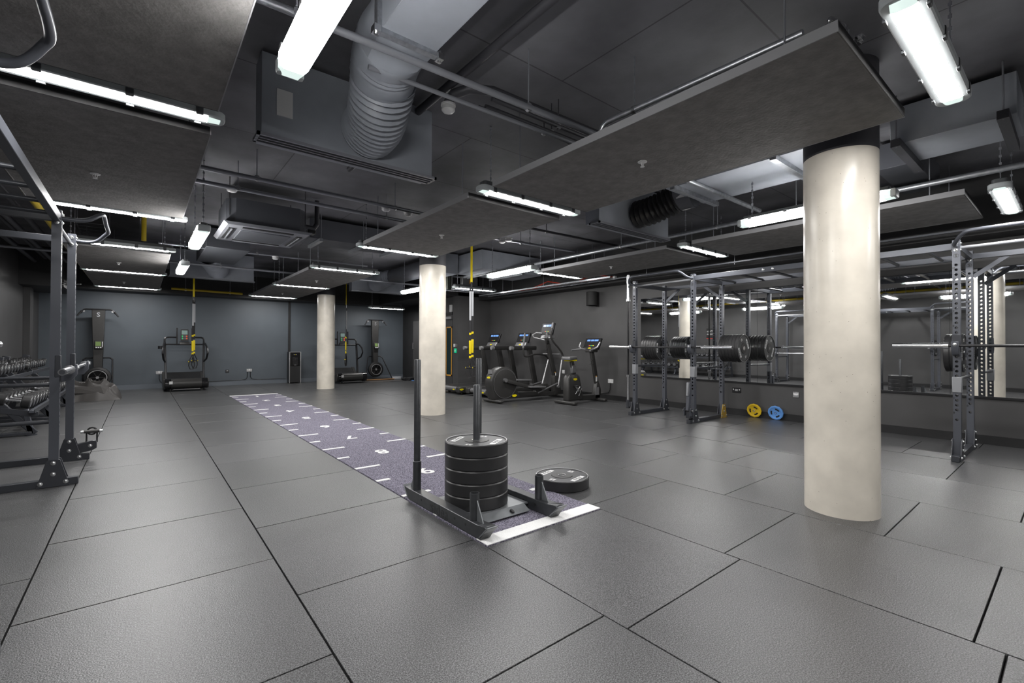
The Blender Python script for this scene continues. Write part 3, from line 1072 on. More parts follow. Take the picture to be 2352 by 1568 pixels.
# speaker on the right wall
sp = thing('wall_speaker', 'black rounded loudspeaker high on the dark grey wall', 'speaker', (7.83, 6.88, 2.07))
MB().lathe([(.115, 0), (.125, .01), (.125, .30), (.115, .31)], 28).build('cabinet', 'speaker_mesh', sp)
MB().lathe([(.126, .0), (.127, .012)], 28).build('base_ring', 'black_gloss', sp)
MB().box(.05, .142, -.03, .03, .08, .22).build('bracket', 'black_metal', sp)

# ================================================================== WEIGHT RIGS
UW = .06
UH = 2.28


def upright_mesh():
    m = MB()
    a = UW / 2
    z0, pitch, n = .395, .05, 33
    z1 = z0 + pitch * n
    hr = .0135
    for s in (-1, 1):
        x = s * a
        m.add([(x, -a, 0), (x, a, 0), (x, a, z0), (x, -a, z0)], [(0, 1, 2, 3)])
        m.add([(x, -a, z1), (x, a, z1), (x, a, UH), (x, -a, UH)], [(0, 1, 2, 3)])
        for k in range(n):
            c = z0 + pitch * (k + .5)
            h = pitch / 2
            if k == 1:            # the lowest hole stands apart from the rest
                m.add([(x, -a, c - h), (x, a, c - h), (x, a, c + h), (x, -a, c + h)], [(0, 1, 2, 3)])
                continue
            out = [(a, 0), (a, h), (0, h), (-a, h), (-a, 0), (-a, -h), (0, -h), (a, -h)]
            vs = [(x, u, c + w) for u, w in out]
            vs += [(x, hr * math.cos(PI * j / 4), c + hr * math.sin(PI * j / 4)) for j in range(8)]
            vs += [(x - s * .004, hr * math.cos(PI * j / 4), c + hr * math.sin(PI * j / 4)) for j in range(8)]
            fs = [(j, (j + 1) % 8, 8 + (j + 1) % 8, 8 + j) for j in range(8)] + [(8 + j, 8 + (j + 1) % 8, 16 + (j + 1) % 8, 16 + j) for j in range(8)]
            m.add(vs, fs)
    for s in (-1, 1):
        m.add([(-a, s * a, 0), (a, s * a, 0), (a, s * a, UH), (-a, s * a, UH)], [(0, 1, 2, 3)])
    m.add([(-a, -a, UH), (a, -a, UH), (a, a, UH), (-a, a, UH)], [(0, 1, 2, 3)])
    me = m.mesh('upright', 0, False)
    me.materials.append(MATS['rack_grey'])
    return me


UPR = upright_mesh()
mb = MB().lathe([(.017, 0), (.017, .003), (.011, .004), (.010, .009), (.005, .012)], 12)
BOLT = mb.mesh('bolt')
BOLT.materials.append(MATS['zinc'])
GUS = MB().prism([(-.10, 0), (.10, 0), (.04, .22), (-.04, .22)], -.004, .004, 'y').mesh('gusset_plate', .0015)
GUS.materials.append(MATS['rack_dark'])
RD = .88      # depth of a rack
RS = .535     # half spacing of its uprights


def make_rack(loc, rz, label):
    """front towards +x"""
    t = thing('power_rack', label, 'weight rack', loc, rz)
    for sx, x in ((1, 0), (-1, -RD)):
        for s in (-1, 1):
            link('upright', UPR, None, t, (x, s * RS, .0))
            for q in (-1, 1):
                gp = link('gusset_plate', GUS, None, t, (x, s * RS + q * (UW / 2 + .005), .0))
                for bx, bz in ((-.075, .035), (.075, .035), (0, .105), (0, .195)):
                    link('bolt', BOLT, None, gp, (bx, q * .004, bz), (-q * PI / 2, 0, 0))
            # printed numbers and emblem on the front face
            if sx == 1 or True:
                for k in range(11):
                    z = .42 + .05 * 3 * (k + 1) - .10
                    if z < 2.0:
                        o = text(str(k), .028, 'black_plastic', t, mat_axes((x + UW / 2 + .0006, s * RS + (-.022), z + .02), (0, 1, 0), (0, 0, 1)), .0003, .001, 'number_mark')
                m = MB().ring([(.022, -.0004), (.022, .0004), (.019, .0004), (.019, -.0004)], 20, mat_axes((x + UW / 2 + .0006, s * RS, 2.115), (0, 1, 0), (0, 0, 1)))
                m.build('emblem', 'black_plastic', t)
                text('S', .042, 'black_plastic', t, mat_axes((x + UW / 2 + .0006, s * RS, 2.115), (0, 1, 0), (0, 0, 1)), .0003, .0018, 'emblem_letter')
    for s in (-1, 1):
        m = MB().box(-RD - .09, .15, s * RS - UW / 2, s * RS + UW / 2, 0.0, UW)
        m.build('base_beam', 'rack_dark', t, .003)
        m = MB().bar((-UW / 2, s * RS, 2.215), (-RD + UW / 2, s * RS, 2.215), .05, .06)
        m.build('top_side_beam', 'rack_dark', t, .002)
        # safety bar between front and rear upright
        m = MB().cyl((-UW / 2, s * RS, .835), (-RD + UW / 2, s * RS, .84), .017, 12)
        m.build('safety_bar', 'rack_dark', t)
        MB().box(-UW / 2 - .006, UW / 2 + .006, s * RS - UW / 2 - .006, s * RS + UW / 2 + .006, .70, .86).build('safety_sleeve', 'rack_light', t, .003)
        # J-cup
        m = MB().box(.0, .036, s * RS - .0335, s * RS + .0335, 1.09, 1.27)
        m.build('j_cup_bracket', 'rack_dark', t, .003)
        m = MB().prism([(.036, 1.05), (.10, 1.06), (.136, 1.11), (.136, 1.195), (.120, 1.195), (.116, 1.140), (.036, 1.140)], s * RS - .028, s * RS + .028, 'y')
        jc = m.build('j_cup', 'rack_grey', t, .003)
        o = link('bolt', BOLT, None, jc, (.136, s * RS, 1.165), (0, PI / 2, 0))
        o.name = 'j_cup_bolt'
        # top caps and bracket bolts
        for z in (2.245, 2.175):
            for q in (-1, 1):
                link('bolt', BOLT, None, t, (0, s * RS + q * UW / 2, z), (-q * PI / 2, 0, 0))
            link('bolt', BOLT, None, t, (UW / 2, s * RS, z), (0, PI / 2, 0))
            link('bolt', BOLT, None, t, (-RD + UW / 2, s * RS, z), (0, PI / 2, 0))
        # diagonal braces at the rear beam
        MB().bar((-RD, s * (RS - UW / 2), 1.98), (-RD, s * (RS - .30), 2.19), .045, .012, (1, 0, 0)).build('brace', 'rack_grey', t)
    MB().bar((-RD, -RS + UW / 2, 2.215), (-RD, RS - UW / 2, 2.215), .06, .06).build('rear_top_beam', 'rack_grey', t, .002)
    MB().cyl((-.02, -RS + UW / 2, 2.20), (-.02, RS - UW / 2, 2.20), .017, 14).build('straight_pull_up_bar', 'rack_light', t)
    # bent pull-up bar projecting from the front
    pts = [(.03, -RS, 2.215), (.12, -RS, 2.215), (.19, -RS + .02, 2.235), (.25, -RS + .07, 2.29), (.28, -RS + .16, 2.315), (.28, 0, 2.315),
           (.28, RS - .16, 2.315), (.25, RS - .07, 2.29), (.19, RS - .02, 2.235), (.12, RS, 2.215), (.03, RS, 2.215)]
    MB().tube(smooth(pts, 5), .018, 12).build('bent_pull_up_bar', 'rack_grey', t)
    return t


RKA = make_rack((6.60, 4.29, 0), PI, 'grey power rack with empty barbell before the mirrors, beside the exercise bike')


def rack_copy(loc, rz, label):
    return dup(RKA, loc, rz, label)


RKB = rack_copy((6.60, .29, 0), PI, 'grey power rack behind the cream column by the mirrors')
RKC = rack_copy((-.55, 5.87, 0), 0, 'grey power rack with a chrome barbell near the dumbbells')
RKD = rack_copy((-.55, 2.0, 0), 0, 'grey power rack on the dumbbell side joined by a monkey bar ladder')


for rk in (RKC, RKD):
    for o in kids(rk):
        if o.name.startswith('safety_sleeve'):
            bpy.data.objects.remove(o)
MB().cyl((-UW / 2, -RS, .53), (-RD + UW / 2, -RS, .53), .017, 12).build('safety_bar', 'rack_dark', RKC)
for rk, dz in ((RKB, .03), (RKC, -.195)):
    for o in kids(rk):
        if o.name.startswith('j_cup'):
            o.location.z += dz


def ladder(x, y0, y1, xr, label):
    t = thing('monkey_bar_ladder', label, 'monkey bars', (x, (y0 + y1) / 2, 2.2))
    for xx in (x, xr):
        MB().bar((xx, y0, 2.215), (xx, y1, 2.215), .05, .07).build('side_rail', 'rack_grey', t, .003, world=True)
    n = 7
    for k in range(n):
        y = y0 + (y1 - y0) * (k + .5) / n
        MB().cyl((x, y, 2.205), (xr, y, 2.205), .017, 12).build('rung', 'rack_dark', t, world=True)
    for xx in (x, xr):
        for y in (y0 + 1.0, y0 + 1.12, y1 - 1.0, y1 - 1.12):
            s = -1 if xx == x else 1
            o = link('bolt', BOLT, None, t, (xx - x + s * .026, y - (y0 + y1) / 2, .015), (0, s * PI / 2, 0))
    return t


ladder(6.60, 0.29 + RS + UW / 2, 4.29 - RS - UW / 2, 7.48, 'grey monkey bar ladder joining the racks before the mirrors')
ladder(-.55, 2.0 + RS + UW / 2, 5.87 - RS - UW / 2, -1.43, 'grey monkey bar ladder joining the racks on the dumbbell side')


# ---- barbells
def make_barbell(label):
    """along y, centred"""
    t = thing('barbell', label, 'barbell', (0, 0, 0))
    MB().cyl((0, -.66, 0), (0, .66, 0), .0145, 14).build('shaft', 'black_metal', t)
    for s in (-1, 1):
        MB().cyl((0, s * .66, 0), (0, s * 1.09, 0), .025, 20).build('sleeve', 'steel', t)
        MB().cyl((0, s * .635, 0), (0, s * .675, 0), .036, 20).build('collar', 'steel', t)
        MB().cyl((0, s * 1.089, 0), (0, s * 1.092, 0), .018, 16).build('end_cap', 'rack_dark', t)
    return t


BB = make_barbell('barbell with bright sleeves resting empty on the rack near the exercise bike')
BB.location = (6.505, 4.20, 1.154)
dup(BB, (6.505, .24, 1.184), 0, 'barbell with bright sleeves resting empty on the rack behind the cream column')
b = dup(BB, (-.455, 5.87, .959), 0, 'chrome barbell resting on the rack by the dumbbells')
for c in [o for o in C.objects if o.parent == b]:
    if c.name.startswith('shaft'):
        c.data = c.data.copy()
        c.data.materials.clear()
        c.data.materials.append(MATS['steel'])
b = dup(BB, (6.58, 4.955, 1.31), 0, 'barbell stored upright against the rack beside the exercise bike')
b.rotation_euler = (PI / 2, 0, 0)
bh = thing('barbell_holder', 'small steel tube holder for the upright barbell on the rack', 'holder', (6.58, 4.955, .1))
MB().ring([(.034, 0), (.034, .14), (.029, .14), (.029, 0)], 16).build('tube', 'rack_dark', bh)
MB().lathe([(.034, .0), (.034, .005)], 16).build('bottom', 'rack_dark', bh)
MB().box(-.02, .03, -.10, -.03, .03, .11).build('bracket', 'rack_dark', bh)


# ---- bumper plates
def plate_meshes(w):
    R = .225
    me = MB().lathe([(.03, .004), (.085, .004), (.09, .010), (.205, .010), (.21, .003), (R - .006, 0), (R, .007), (R, w - .007), (R - .006, w), (.21, w - .003),
                     (.205, w - .010), (.09, w - .010), (.085, w - .004), (.03, w - .004)], 56).mesh('body')
    me.materials.append(MATS['plate_rubber'])
    h = MB().ring([(.026, 0), (.034, 0), (.034, w), (.026, w)], 28).mesh('hub')
    h.materials.append(MATS['steel'])
    f = MB().ring([(.09, w - .0099), (.09, w - .0085), (.204, w - .0085), (.204, w - .0099)], 56).mesh('face')
    f.materials.append(MATS['plate_face'])
    f2 = MB().ring([(.213, w - .0025), (.2145, w - .0005), (.2195, w - .0003), (.2185, w - .003)], 56).mesh('rim_highlight')  # pale ring paints the highlight along the plate rim
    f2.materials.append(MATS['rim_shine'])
    return me, h, f, f2


def make_plate(w, wt, label, letters=True):
    t = thing('bumper_plate', label, 'weight plate', (0, 0, 0))
    a, h, f, r = plate_meshes(w)
    link('body', a, None, t)
    link('hub', h, None, t)
    link('rim_highlight', r, None, t)
    if letters:
        fc = link('face', f, None, t)
        z = w - .0082
        for ang in (0, PI):
            M_ = RZ(ang) @ T(0, .148, z)
            MB().box(-.085, .085, -.020, .020, 0, .001, M_).build('name_block', 'white', fc, .0)
            text('sidea', .05, 'plate_face', fc, RZ(ang) @ T(0, .151, z + .0012), .0005, .0008, 'lettering', 1.15)
            text(wt, .052, 'white', fc, RZ(ang + PI / 2) @ T(0, .148, z), .0008, .001, 'weight_mark')
    return t


PL = make_plate(.088, '25', 'black bumper plate lying flat on the floor tiles beside the sled')
PL.location = (2.765, 2.757, 0.0)
PL.rotation_euler = (0, 0, .25)
PLN = make_plate(.088, '25', 'x', False)
for k in range(5):
    src = PLN if k < 4 else PL
    nm = ['lowest', 'second lowest', 'middle', 'second highest', 'top'][k] + ' black bumper plate of the stack on the sled'
    if k == 0:
        PLN.location = (1.88, 2.735, .055)
        PLN['label'] = nm
        PLN['group'] = 'plates stacked on the sled'
    else:
        o = dup(src, (1.88, 2.735, .055 + .0885 * k), .6, nm, 'plates stacked on the sled')

PS = make_plate(.053, '15', 'x', True)
PSN = make_plate(.053, '15', 'x', False)


def stack(x, y, z, n, s, wh, grp):
    """plates on a peg along y; s=-1 stack grows to -y with printed face towards -y"""
    pg = thing('plate_peg', 'steel plate peg on the ' + wh, 'peg', (x, y, z), 0)
    MB().cyl((0, 0, 0), (0, s * (.0535 * n + .012), 0), .023, 16).build('peg', 'steel', pg)
    MB().box(-.035, .035, min(0, -s * .001), max(0, s * .012), -.05, .05).build('flange', 'rack_dark', pg)
    for k in range(n):
        yy = y + s * (.014 + .0535 * k)
        last = (k == n - 1) if s < 0 else (k == 0)
        o = dup(PS if last else PSN, (x, yy, z), 0, ('printed' if last else 'plain') + ' black bumper plate on ' + wh, grp)
        # local z -> -y for the printed side
        o.rotation_euler = (RX(PI / 2) @ RZ(PI / 2 + .1 * k)).to_euler()
        if s > 0:
            o.location.y = yy + .053


stack(7.48, 4.29 - RS - UW / 2, 1.14, 6, -1, 'rear rack post beside the mirror ladder', 'plates on the ladder side peg')
stack(7.48, 4.29 + RS + UW / 2, 1.14, 6, 1, 'rear rack post facing the exercise bike', 'plates on the bike side peg')
stack(7.48, .29 + RS + UW / 2, 1.10, 3, 1, 'rear rack post behind the cream column', 'plates behind the cream column')
stack(-1.43, 5.87 - RS - UW / 2, 1.14, 4, -1, 'rear rack post of the dumbbell side rig', 'plates on the dumbbell side rig')
for proto in (PS, PSN):
    proto.location = (-1.43, 2.0 + RS + UW / 2 + (.07 if proto is PS else .125), 1.14)
    proto.rotation_euler = (PI / 2, 0, 0)
    proto['label'] = ('printed' if proto is PS else 'plain') + ' black bumper plate on the last rack of the dumbbell side rig'
pg = thing('plate_peg', 'steel peg holding two plates on the last dumbbell side rack', 'peg', (-1.43, 2.0 + RS + UW / 2, 1.14))
MB().cyl((0, 0, 0), (0, .2, 0), .023, 16).build('peg', 'steel', pg)
MB().box(-.035, .035, 0, .012, -.05, .05).build('flange', 'rack_dark', pg)


# ---- landmine pivots
def landmine(loc, rz, lean, label):
    t = thing('landmine_pivot', label, 'landmine', loc, rz)
    if not lean:
        MB().prism([(-.06, .055), (.10, .085), (.135, .105), (.135, .175), (.10, .185), (-.06, .145)], -.03, .03, 'y').build('mount', 'rack_dark', t, .003)
        link('bolt', BOLT, None, t, (.085, -.031, .135), (PI / 2, 0, 0))
        for x in (.055, .135):
            MB().tube([(x, 0, .16), (x, .012, .21), (x, 0, .275)], .007, 6).build('fork_arm', 'black_metal', t)
        MB().cyl((.035, 0, .275), (.155, 0, .275), .017, 12).build('roller', 'machine', t)
        for x0, x1 in ((.01, .036), (.154, .18)):
            MB().cyl((x0, 0, .275), (x1, 0, .275), .015, 12).build('roller_nut', 'zinc', t)
        MB().tube([(.095 + .035 * math.cos(a * PI / 6), .03, .275 + .035 * math.sin(a * PI / 6)) for a in range(12)], .009, 6, closed=True).build('rubber_ring', 'black_plastic', t)
        return t
    MB().box(-.02, .10, -.035, .035, .08, .17).build('mount', 'rack_dark', t, .003)
    MB().cyl((.10, -.075, .20), (.10, .075, .20), .018, 12).build('pivot_pin', 'black_metal', t)
    for s in (-1, 1):
        MB().box(.07, .13, s * .05 - .006, s * .05 + .006, .12, .24).build('pivot_cheek', 'rack_grey', t, .002)
        link('bolt', BOLT, None, t, (.10, s * .075, .20), (-s * PI / 2, 0, 0))
    if lean:
        MB().bar((.10, 0, .20), (.055, 0, .62), .055, .05, (0, 1, 0)).build('sleeve_arm', 'rack_grey', t, .003)
        MB().bar((.10, 0, .42), (.085, 0, .62), .062, .03, (0, 1, 0)).build('arm_pad', 'rack_light', t, .003)
    return t


landmine((6.60 - .06, 3.755, 0), PI, True, 'grey landmine sleeve folded up at the foot of the rack near the coloured plates')
landmine((-.55 + .07, 6.405, 0), 0, False, 'short black landmine pivot at the rack foot by the dumbbells')

# brass coloured gusset on the rear foot
for o in [o for o in C.objects if o.parent == RKA and o.name.startswith('gusset_plate')]:
    if abs(o.location.x + RD) < .01 and o.location.y > RS + .02:
        o.data = o.data.copy()
        o.data.materials.clear()
        o.data.materials.append(MATS['brass'])


# ---- coloured grip plates leaning on the wall
def grip_plate(loc, mat, label):
    t = thing('grip_plate', label, 'weight plate', loc, 0)
    n = 12
    R = .115
    outer = [(R * math.cos(2 * PI * i / n), R * math.sin(2 * PI * i / n)) for i in range(n)]
    m = MB()
    # twelve sided disc with raised rim
    M_ = RY(-PI / 2 - .22)
    m.lathe([(.018, .004), (.085, .004), (.092, 0), (R, .004), (R, .030), (.092, .034), (.085, .028), (.018, .028)], n, M_)
    m.build('disc', mat, t, .002)
    for a in (PI / 2, 7 * PI / 6, 11 * PI / 6):
        c = .062
        k = MB()
        pts = []
        for i in range(9):
            th = a - .5 + i * .125
            pts.append((c * math.cos(th), c * math.sin(th), .016))
        k.tube(pts, .0, 6, flat=(.022, .030))
        k.v = [M_ @ v for v in k.v]
        k.build('grip_slot', 'black_plastic', t)
    MB().ring([(.013, .002), (.019, .002), (.019, .032), (.013, .032)], 20, M_).build('hub', 'steel', t)
    return t


grip_plate((7.915, 3.42, .118), 'plate_yellow', 'small yellow grip weight plate leaning on the wall below the mirrors')
grip_plate((7.915, 3.09, .118), 'plate_blue', 'small blue grip weight plate leaning on the wall below the mirrors')

# ================================================================== SLED
sl = thing('push_sled', 'dark grey push sled with upright poles on the turf', 'sled', (1.9, 2.74, .0085))


def skid(x, letters):
    m = MB()
    z = .0085
    # box section skid with turned up ends
    prof = [(2.26, .0), (3.20, .0), (3.275, .075), (3.262, .085), (3.20, .082), (2.30, .082), (2.215, .092), (2.20, .082)]
    m.prism([(y, q + z) for y, q in prof], x - .038, x + .038, 'x')
    o = m.build('skid', 'sled_grey', sl, .003, world=True)
    return o


for x in (1.62, 2.20):
    skid(x, True)
    for y in (2.42, 2.55, 2.86, 3.0):
        MB().cyl((x - .0395, y, .055), (x - .036, y, .055), .009, 10).build('bolt_hole', 'black_plastic', sl, world=True)
    # turned up toes
    MB().bar((x, 2.27, .02), (x, 2.185, .10), .085, .008).build('toe_plate', 'sled_plate', sl, .002, world=True)
    MB().bar((x, 3.21, .02), (x, 3.285, .10), .085, .008).build('toe_plate', 'sled_plate', sl, .002, world=True)
text('sidea', .105, 'black_plastic', sl, mat_axes((1.62 - .0385 - 1.9, 2.745 - 2.74, .040), (0, -1, 0), (0, 0, 1)), .0008, .001, 'lettering', 1.1)
# front sockets with gussets
for x in (1.62, 2.20):
    yy = 2.375 if x < 2 else 2.42
    MB().ring([(.026, .085), (.030, .085), (.030, .255), (.026, .255)], 24, T(x, yy, 0)).build('socket', 'sled_grey', sl, world=True)
    MB().prism([(yy - .03, .085), (yy - .03, .215), (yy - .10, .085)], x - .004, x + .004, 'x').build('gusset', 'sled_plate', sl, .001, world=True)
    yy = 3.14 if x < 2 else 3.17
    MB().lathe([(.0305, .085), (.0305, .30)], 24, T(x, yy, 0)).build('socket', 'sled_grey', sl, world=True)
    MB().ring([(.027, .30), (.0312, .30), (.0312, .304), (.027, .304)], 24, T(x, yy, 0)).build('socket_rim', 'rack_light', sl, world=True)
    MB().prism([(yy + .03, .085), (yy + .03, .215), (yy + .10, .085)], x - .004, x + .004, 'x').build('gusset', 'sled_plate', sl, .001, world=True)
    MB().lathe([(.0245, .25), (.0245, 1.055), (.021, 1.062)], 24, T(x, yy, 0)).build('push_pole', 'sled_grey', sl, world=True)
# loading deck
MB().box(1.66, 2.16, 2.49, 2.98, .042, .055).build('loading_deck', 'sled_plate', sl, .003, world=True)
MB().prism([(2.49, .055), (2.49, .048), (2.43, .016), (2.425, .022)], 1.70, 2.12, 'x').build('deck_lip', 'sled_plate', sl, .001, world=True)
MB().cyl((1.98, 2.455, .0335), (1.985, 2.45, .043), .018, 12).build('deck_slot', 'black_plastic', sl, world=True)
MB().lathe([(.0245, .05), (.0245, .88), (.02, .887)], 24, T(1.88, 2.735, 0)).build('loading_post', 'sled_grey', sl, world=True)


# ================================================================== SUSPENSION STRAPS
def trx(x, y, zt, zb, rz, label, tw=.04):
    t = thing('suspension_trainer', label, 'straps', (x, y, zt), rz, 'suspension trainers')
    H_ = zt - zb
    z1 = -(zt - 2.33) if zt > 2.4 else -.1
    f = lambda z: z - zt
    MB().box(-.019, .019, -.003, .003, f(2.30), 0).build('anchor_strap', 'strap_yellow', t)
    MB().box(-.014, .014, -.006, .006, f(2.18), f(2.31)).build('carabiner', 'black_metal', t, .003)
    for s, za, zbm in ((-1, 1.62, .0), (1, 1.70, .02)):
        px = s * .02
        M_ = RZ(.35 * s)
        MB().box(px - .017, px + .017, s * .012 - .014, s * .012 - .009, f(za), f(2.14)).build('printed_strap', 'strap_grey', t)
        MB().box(px - .016, px + .016, s * .012 - .008, s * .012 - .003, f(1.30), f(2.22)).build('main_strap', 'strap_black', t)
        MB().box(px - .020, px + .020, -.012 + s * .012, .012 + s * .012, f(1.36 + zbm), f(1.40 + zbm)).build('buckle', 'strap_yellow', t, .004)
        MB().box(px - .021, px + .021, -.009 + s * .012, .009 + s * .012, f(1.02 + zbm), f(1.26 + zbm)).build('adjuster_tail', 'strap_yellow', t, .004)
        MB().box(px - .021, px + .021, -.011 + s * .012, .011 + s * .012, f(.94 + zbm), f(.985 + zbm)).build('foot_buckle', 'strap_yellow', t, .004)
        c = (px + s * .015, s * .012, f(.72 + zbm))
        MB().tube([(px, s * .012, f(.95 + zbm)), (c[0] - .05, c[1], f(.80 + zbm)), (c[0] - .06, c[1], f(.68 + zbm)), (c[0] - .03, c[1], f(.595 + zbm)), (c[0] + .03, c[1], f(.595 + zbm)),
                   (c[0] + .06, c[1], f(.68 + zbm)), (c[0] + .05, c[1], f(.80 + zbm)), (px, s * .012, f(.95 + zbm))], .006, 6, flat=(.030, .012)).build('foot_loop', 'strap_black', t)
        hd = MB().cyl((c[0] - .058, c[1], f(.775 + zbm)), (c[0] + .058, c[1], f(.775 + zbm)), .014, 12).build('handle', 'strap_black', t)
        for q in (-1, 1):
            MB().cyl((c[0] + q * .058, c[1], f(.775 + zbm)), (c[0] + q * .066, c[1], f(.775 + zbm)), .015, 12).build('handle_cap', 'strap_yellow', hd)
    # ceiling anchor
    MB().box(-.04, .04, -.02, .02, 0, .012).build('anchor_plate', 'zinc', t, .002)
    return t


trx(.965, 13.2, ZC - .012, .5, .3, 'yellow and black suspension straps hanging before the curved treadmill by the turf')
trx(4.485, 13.0, ZC - .012, .5, .9, 'yellow and black suspension straps hanging beside the far cream column')
trx(4.60, 6.87, ZC - .012, .5, -.6, 'yellow and black suspension straps hanging in front of the running machines')

# ================================================================== CARDIO MACHINES
def console(t, x, z, w, h, tilt, face='screen'):
    """screen panel facing -x, leaning away by tilt"""
    M_ = T(x, 0, z) @ RY(tilt)
    con = MB().box(-.012, .03, -w / 2, w / 2, 0, h, M_).build('console', 'console_black', t, .01)
    parts = [(-.34, -.10), (-.07, .12), (.16, .36)]
    for a, b in parts:
        MB().box(-.0135, -.0115, w * a, w * b, h * .68, h * .84, M_).build('display', 'screen_blue', con)
    MB().box(-.0135, -.0115, -w * .05, w * .05, h * .22, h * .28, M_).build('start_key', 'led_green', con)
    MB().box(-.0135, -.0115, w * .07, w * .16, h * .22, h * .28, M_).build('stop_key', 'led_red', con)
    MB().box(-.0135, -.0115, -w * .16, -w * .07, h * .22, h * .28, M_).build('menu_key', 'tech_yellow', con)


def blob(t, M_, w=.10, h=.035):
    """yellow maker's badge: scalloped plate"""
    pts = []
    for i in range(20):
        a = 2 * PI * i / 20
        k = 1 + .10 * math.cos(5 * a)
        pts.append((w / 2 * math.cos(a) * k, h / 2 * math.sin(a) * (1.1 + .1 * math.sin(3 * a))))
    MB().prism(pts, 0, .002, 'z', M_).build('maker_badge', 'tech_yellow', t)


def treadmill(loc, label):
    """forward = +x, origin at rear end centre"""
    t = thing('treadmill', label, 'treadmill', loc, 0, 'treadmills at the grey wall')
    W2 = .40
    for s in (-1, 1):
        MB().prism([(.0, .07), (.10, .045), (1.80, .05), (1.86, .12), (1.80, .20), (.05, .19), (.0, .15)], s * W2 - .06, s * W2 + .06, 'y').build('side_rail', 'machine', t, .012, seg=2)
    MB().box(.06, 1.45, -W2 + .06, W2 - .06, .165, .185).build('running_belt', 'black_plastic', t, .004)
    MB().box(.03, 1.5, -W2 + .06, W2 - .06, .06, .16).build('deck', 'machine', t)
    MB().cyl((.03, -W2 + .06, .125), (.03, W2 - .06, .125), .055, 20).build('rear_roller', 'machine_grey', t)
    for s in (-1, 1):
        MB().box(-.06, .10, s * W2 - .075, s * W2 + .075, .05, .19).build('rear_cap', 'machine', t, .03, seg=3)
        MB().cyl((.15, s * .3, 0), (.15, s * .3, .06), .03, 12).build('foot', 'black_plastic', t)
        MB().cyl((1.7, s * .3, 0), (1.7, s * .3, .06), .03, 12).build('foot', 'black_plastic', t)
        # upright leaning back
        MB().bar((1.42, s * .37, .16), (1.20, s * .37, 1.10), .13, .07, (0, 1, 0)).build('upright', 'machine', t, .015, seg=2)
        # handlebar with bright end
        MB().bar((.66, s * .37, 1.12), (1.42, s * .37, 1.12), .075, .10, (0, 0, 1)).build('handrail', 'machine', t, .025, seg=2)
        MB().cyl((.62, s * .37, 1.115), (.70, s * .37, 1.115), .046, 16, .05).build('handrail_end', 'silver', t)
    MB().prism([(1.38, .06), (1.86, .06), (1.82, .22), (1.62, .30), (1.40, .26)], -W2 + .06, W2 - .06, 'y').build('motor_cover', 'machine', t, .02, seg=2)
    MB().box(1.25, 1.42, -.36, .36, 1.07, 1.15).build('dash_bar', 'machine', t, .02, seg=2)
    MB().prism([(1.20, 1.14), (1.42, 1.14), (1.40, 1.27), (1.27, 1.26)], -.20, .20, 'y').build('console_base', 'machine_grey', t, .01)
    blob(t, T(1.225, 0, 1.20) @ RY(-1.05) @ RZ(PI / 2), .09, .03)
    console(t, 1.30, 1.25, .46, .25, .35)
    blob(t, T(.02, -W2 - .0775, .13) @ RX(PI / 2), .12, .04)
    blob(t, T(-.063, .15 - W2, .12) @ RY(-PI / 2) @ RZ(PI / 2), .09, .03)
    return t


tm = treadmill((5.92, 9.75, 0), 'black running machine nearer the door beyond the cream column')
dup(tm, (6.02, 8.68, 0), 0, 'black running machine directly behind the elliptical')

# ---- elliptical
el = thing('elliptical_trainer', 'black elliptical trainer with big drum and long swing arms', 'elliptical', (5.85, 7.62, 0))
MB().bar((-.20, -.30, .045), (-.20, .30, .045), .11, .06).build('rear_foot', 'machine', el, .03, seg=3)
MB().bar((1.62, -.30, .045), (1.62, .30, .045), .10, .07).build('front_foot', 'machine', el, .03, seg=3)
pts = [(-.33, .42), (-.27, .10), (-.20, .06), (.44, .06), (.40, .24), (.34, .50)]
drum = [(0 + .335 * math.cos(a), .40 + .335 * math.sin(a)) for a in [math.radians(x) for x in range(-30, 216, 12)]]
drum += [(-.26, .07), (.42, .07), (.38, .20)]
MB().prism(drum, -.12, .12, 'y').build('drum_housing', 'machine', el, .02, seg=2)
for s in (-1, 1):
    MB().lathe([(.30, .0), (.30, .012), (.285, .016)], 40, T(0.01, s * .12, .39) @ RX(-s * PI / 2)).build('drum_disc', 'machine', el)
    MB().ring([(.297, .012), (.303, .012), (.303, .016), (.297, .016)], 40, T(0.01, s * .12, .39) @ RX(-s * PI / 2)).build('disc_ring', 'machine_grey', el)
MB().prism([(.30, .06), (1.65, .05), (1.66, .12), (.34, .20)], -.06, .06, 'y').build('frame_beam', 'machine', el, .01)
MB().prism([(.9, .10), (1.35, .10), (1.30, .34), (.95, .30)], -.05, .05, 'y').build('centre_cover', 'machine', el, .02)
MB().prism([(1.50, .05), (1.72, .05), (1.62, .50), (1.48, .50)], -.07, .07, 'y').build('mast_foot', 'machine', el, .02, seg=2)
MB().bar((1.56, 0, .45), (1.33, 0, 1.22), .10, .07, (0, 1, 0)).build('mast', 'machine', el, .015, seg=2)
MB().bar((1.33, 0, 1.22), (1.30, 0, 1.36), .08, .06, (0, 1, 0)).build('console_neck', 'machine', el, .01)
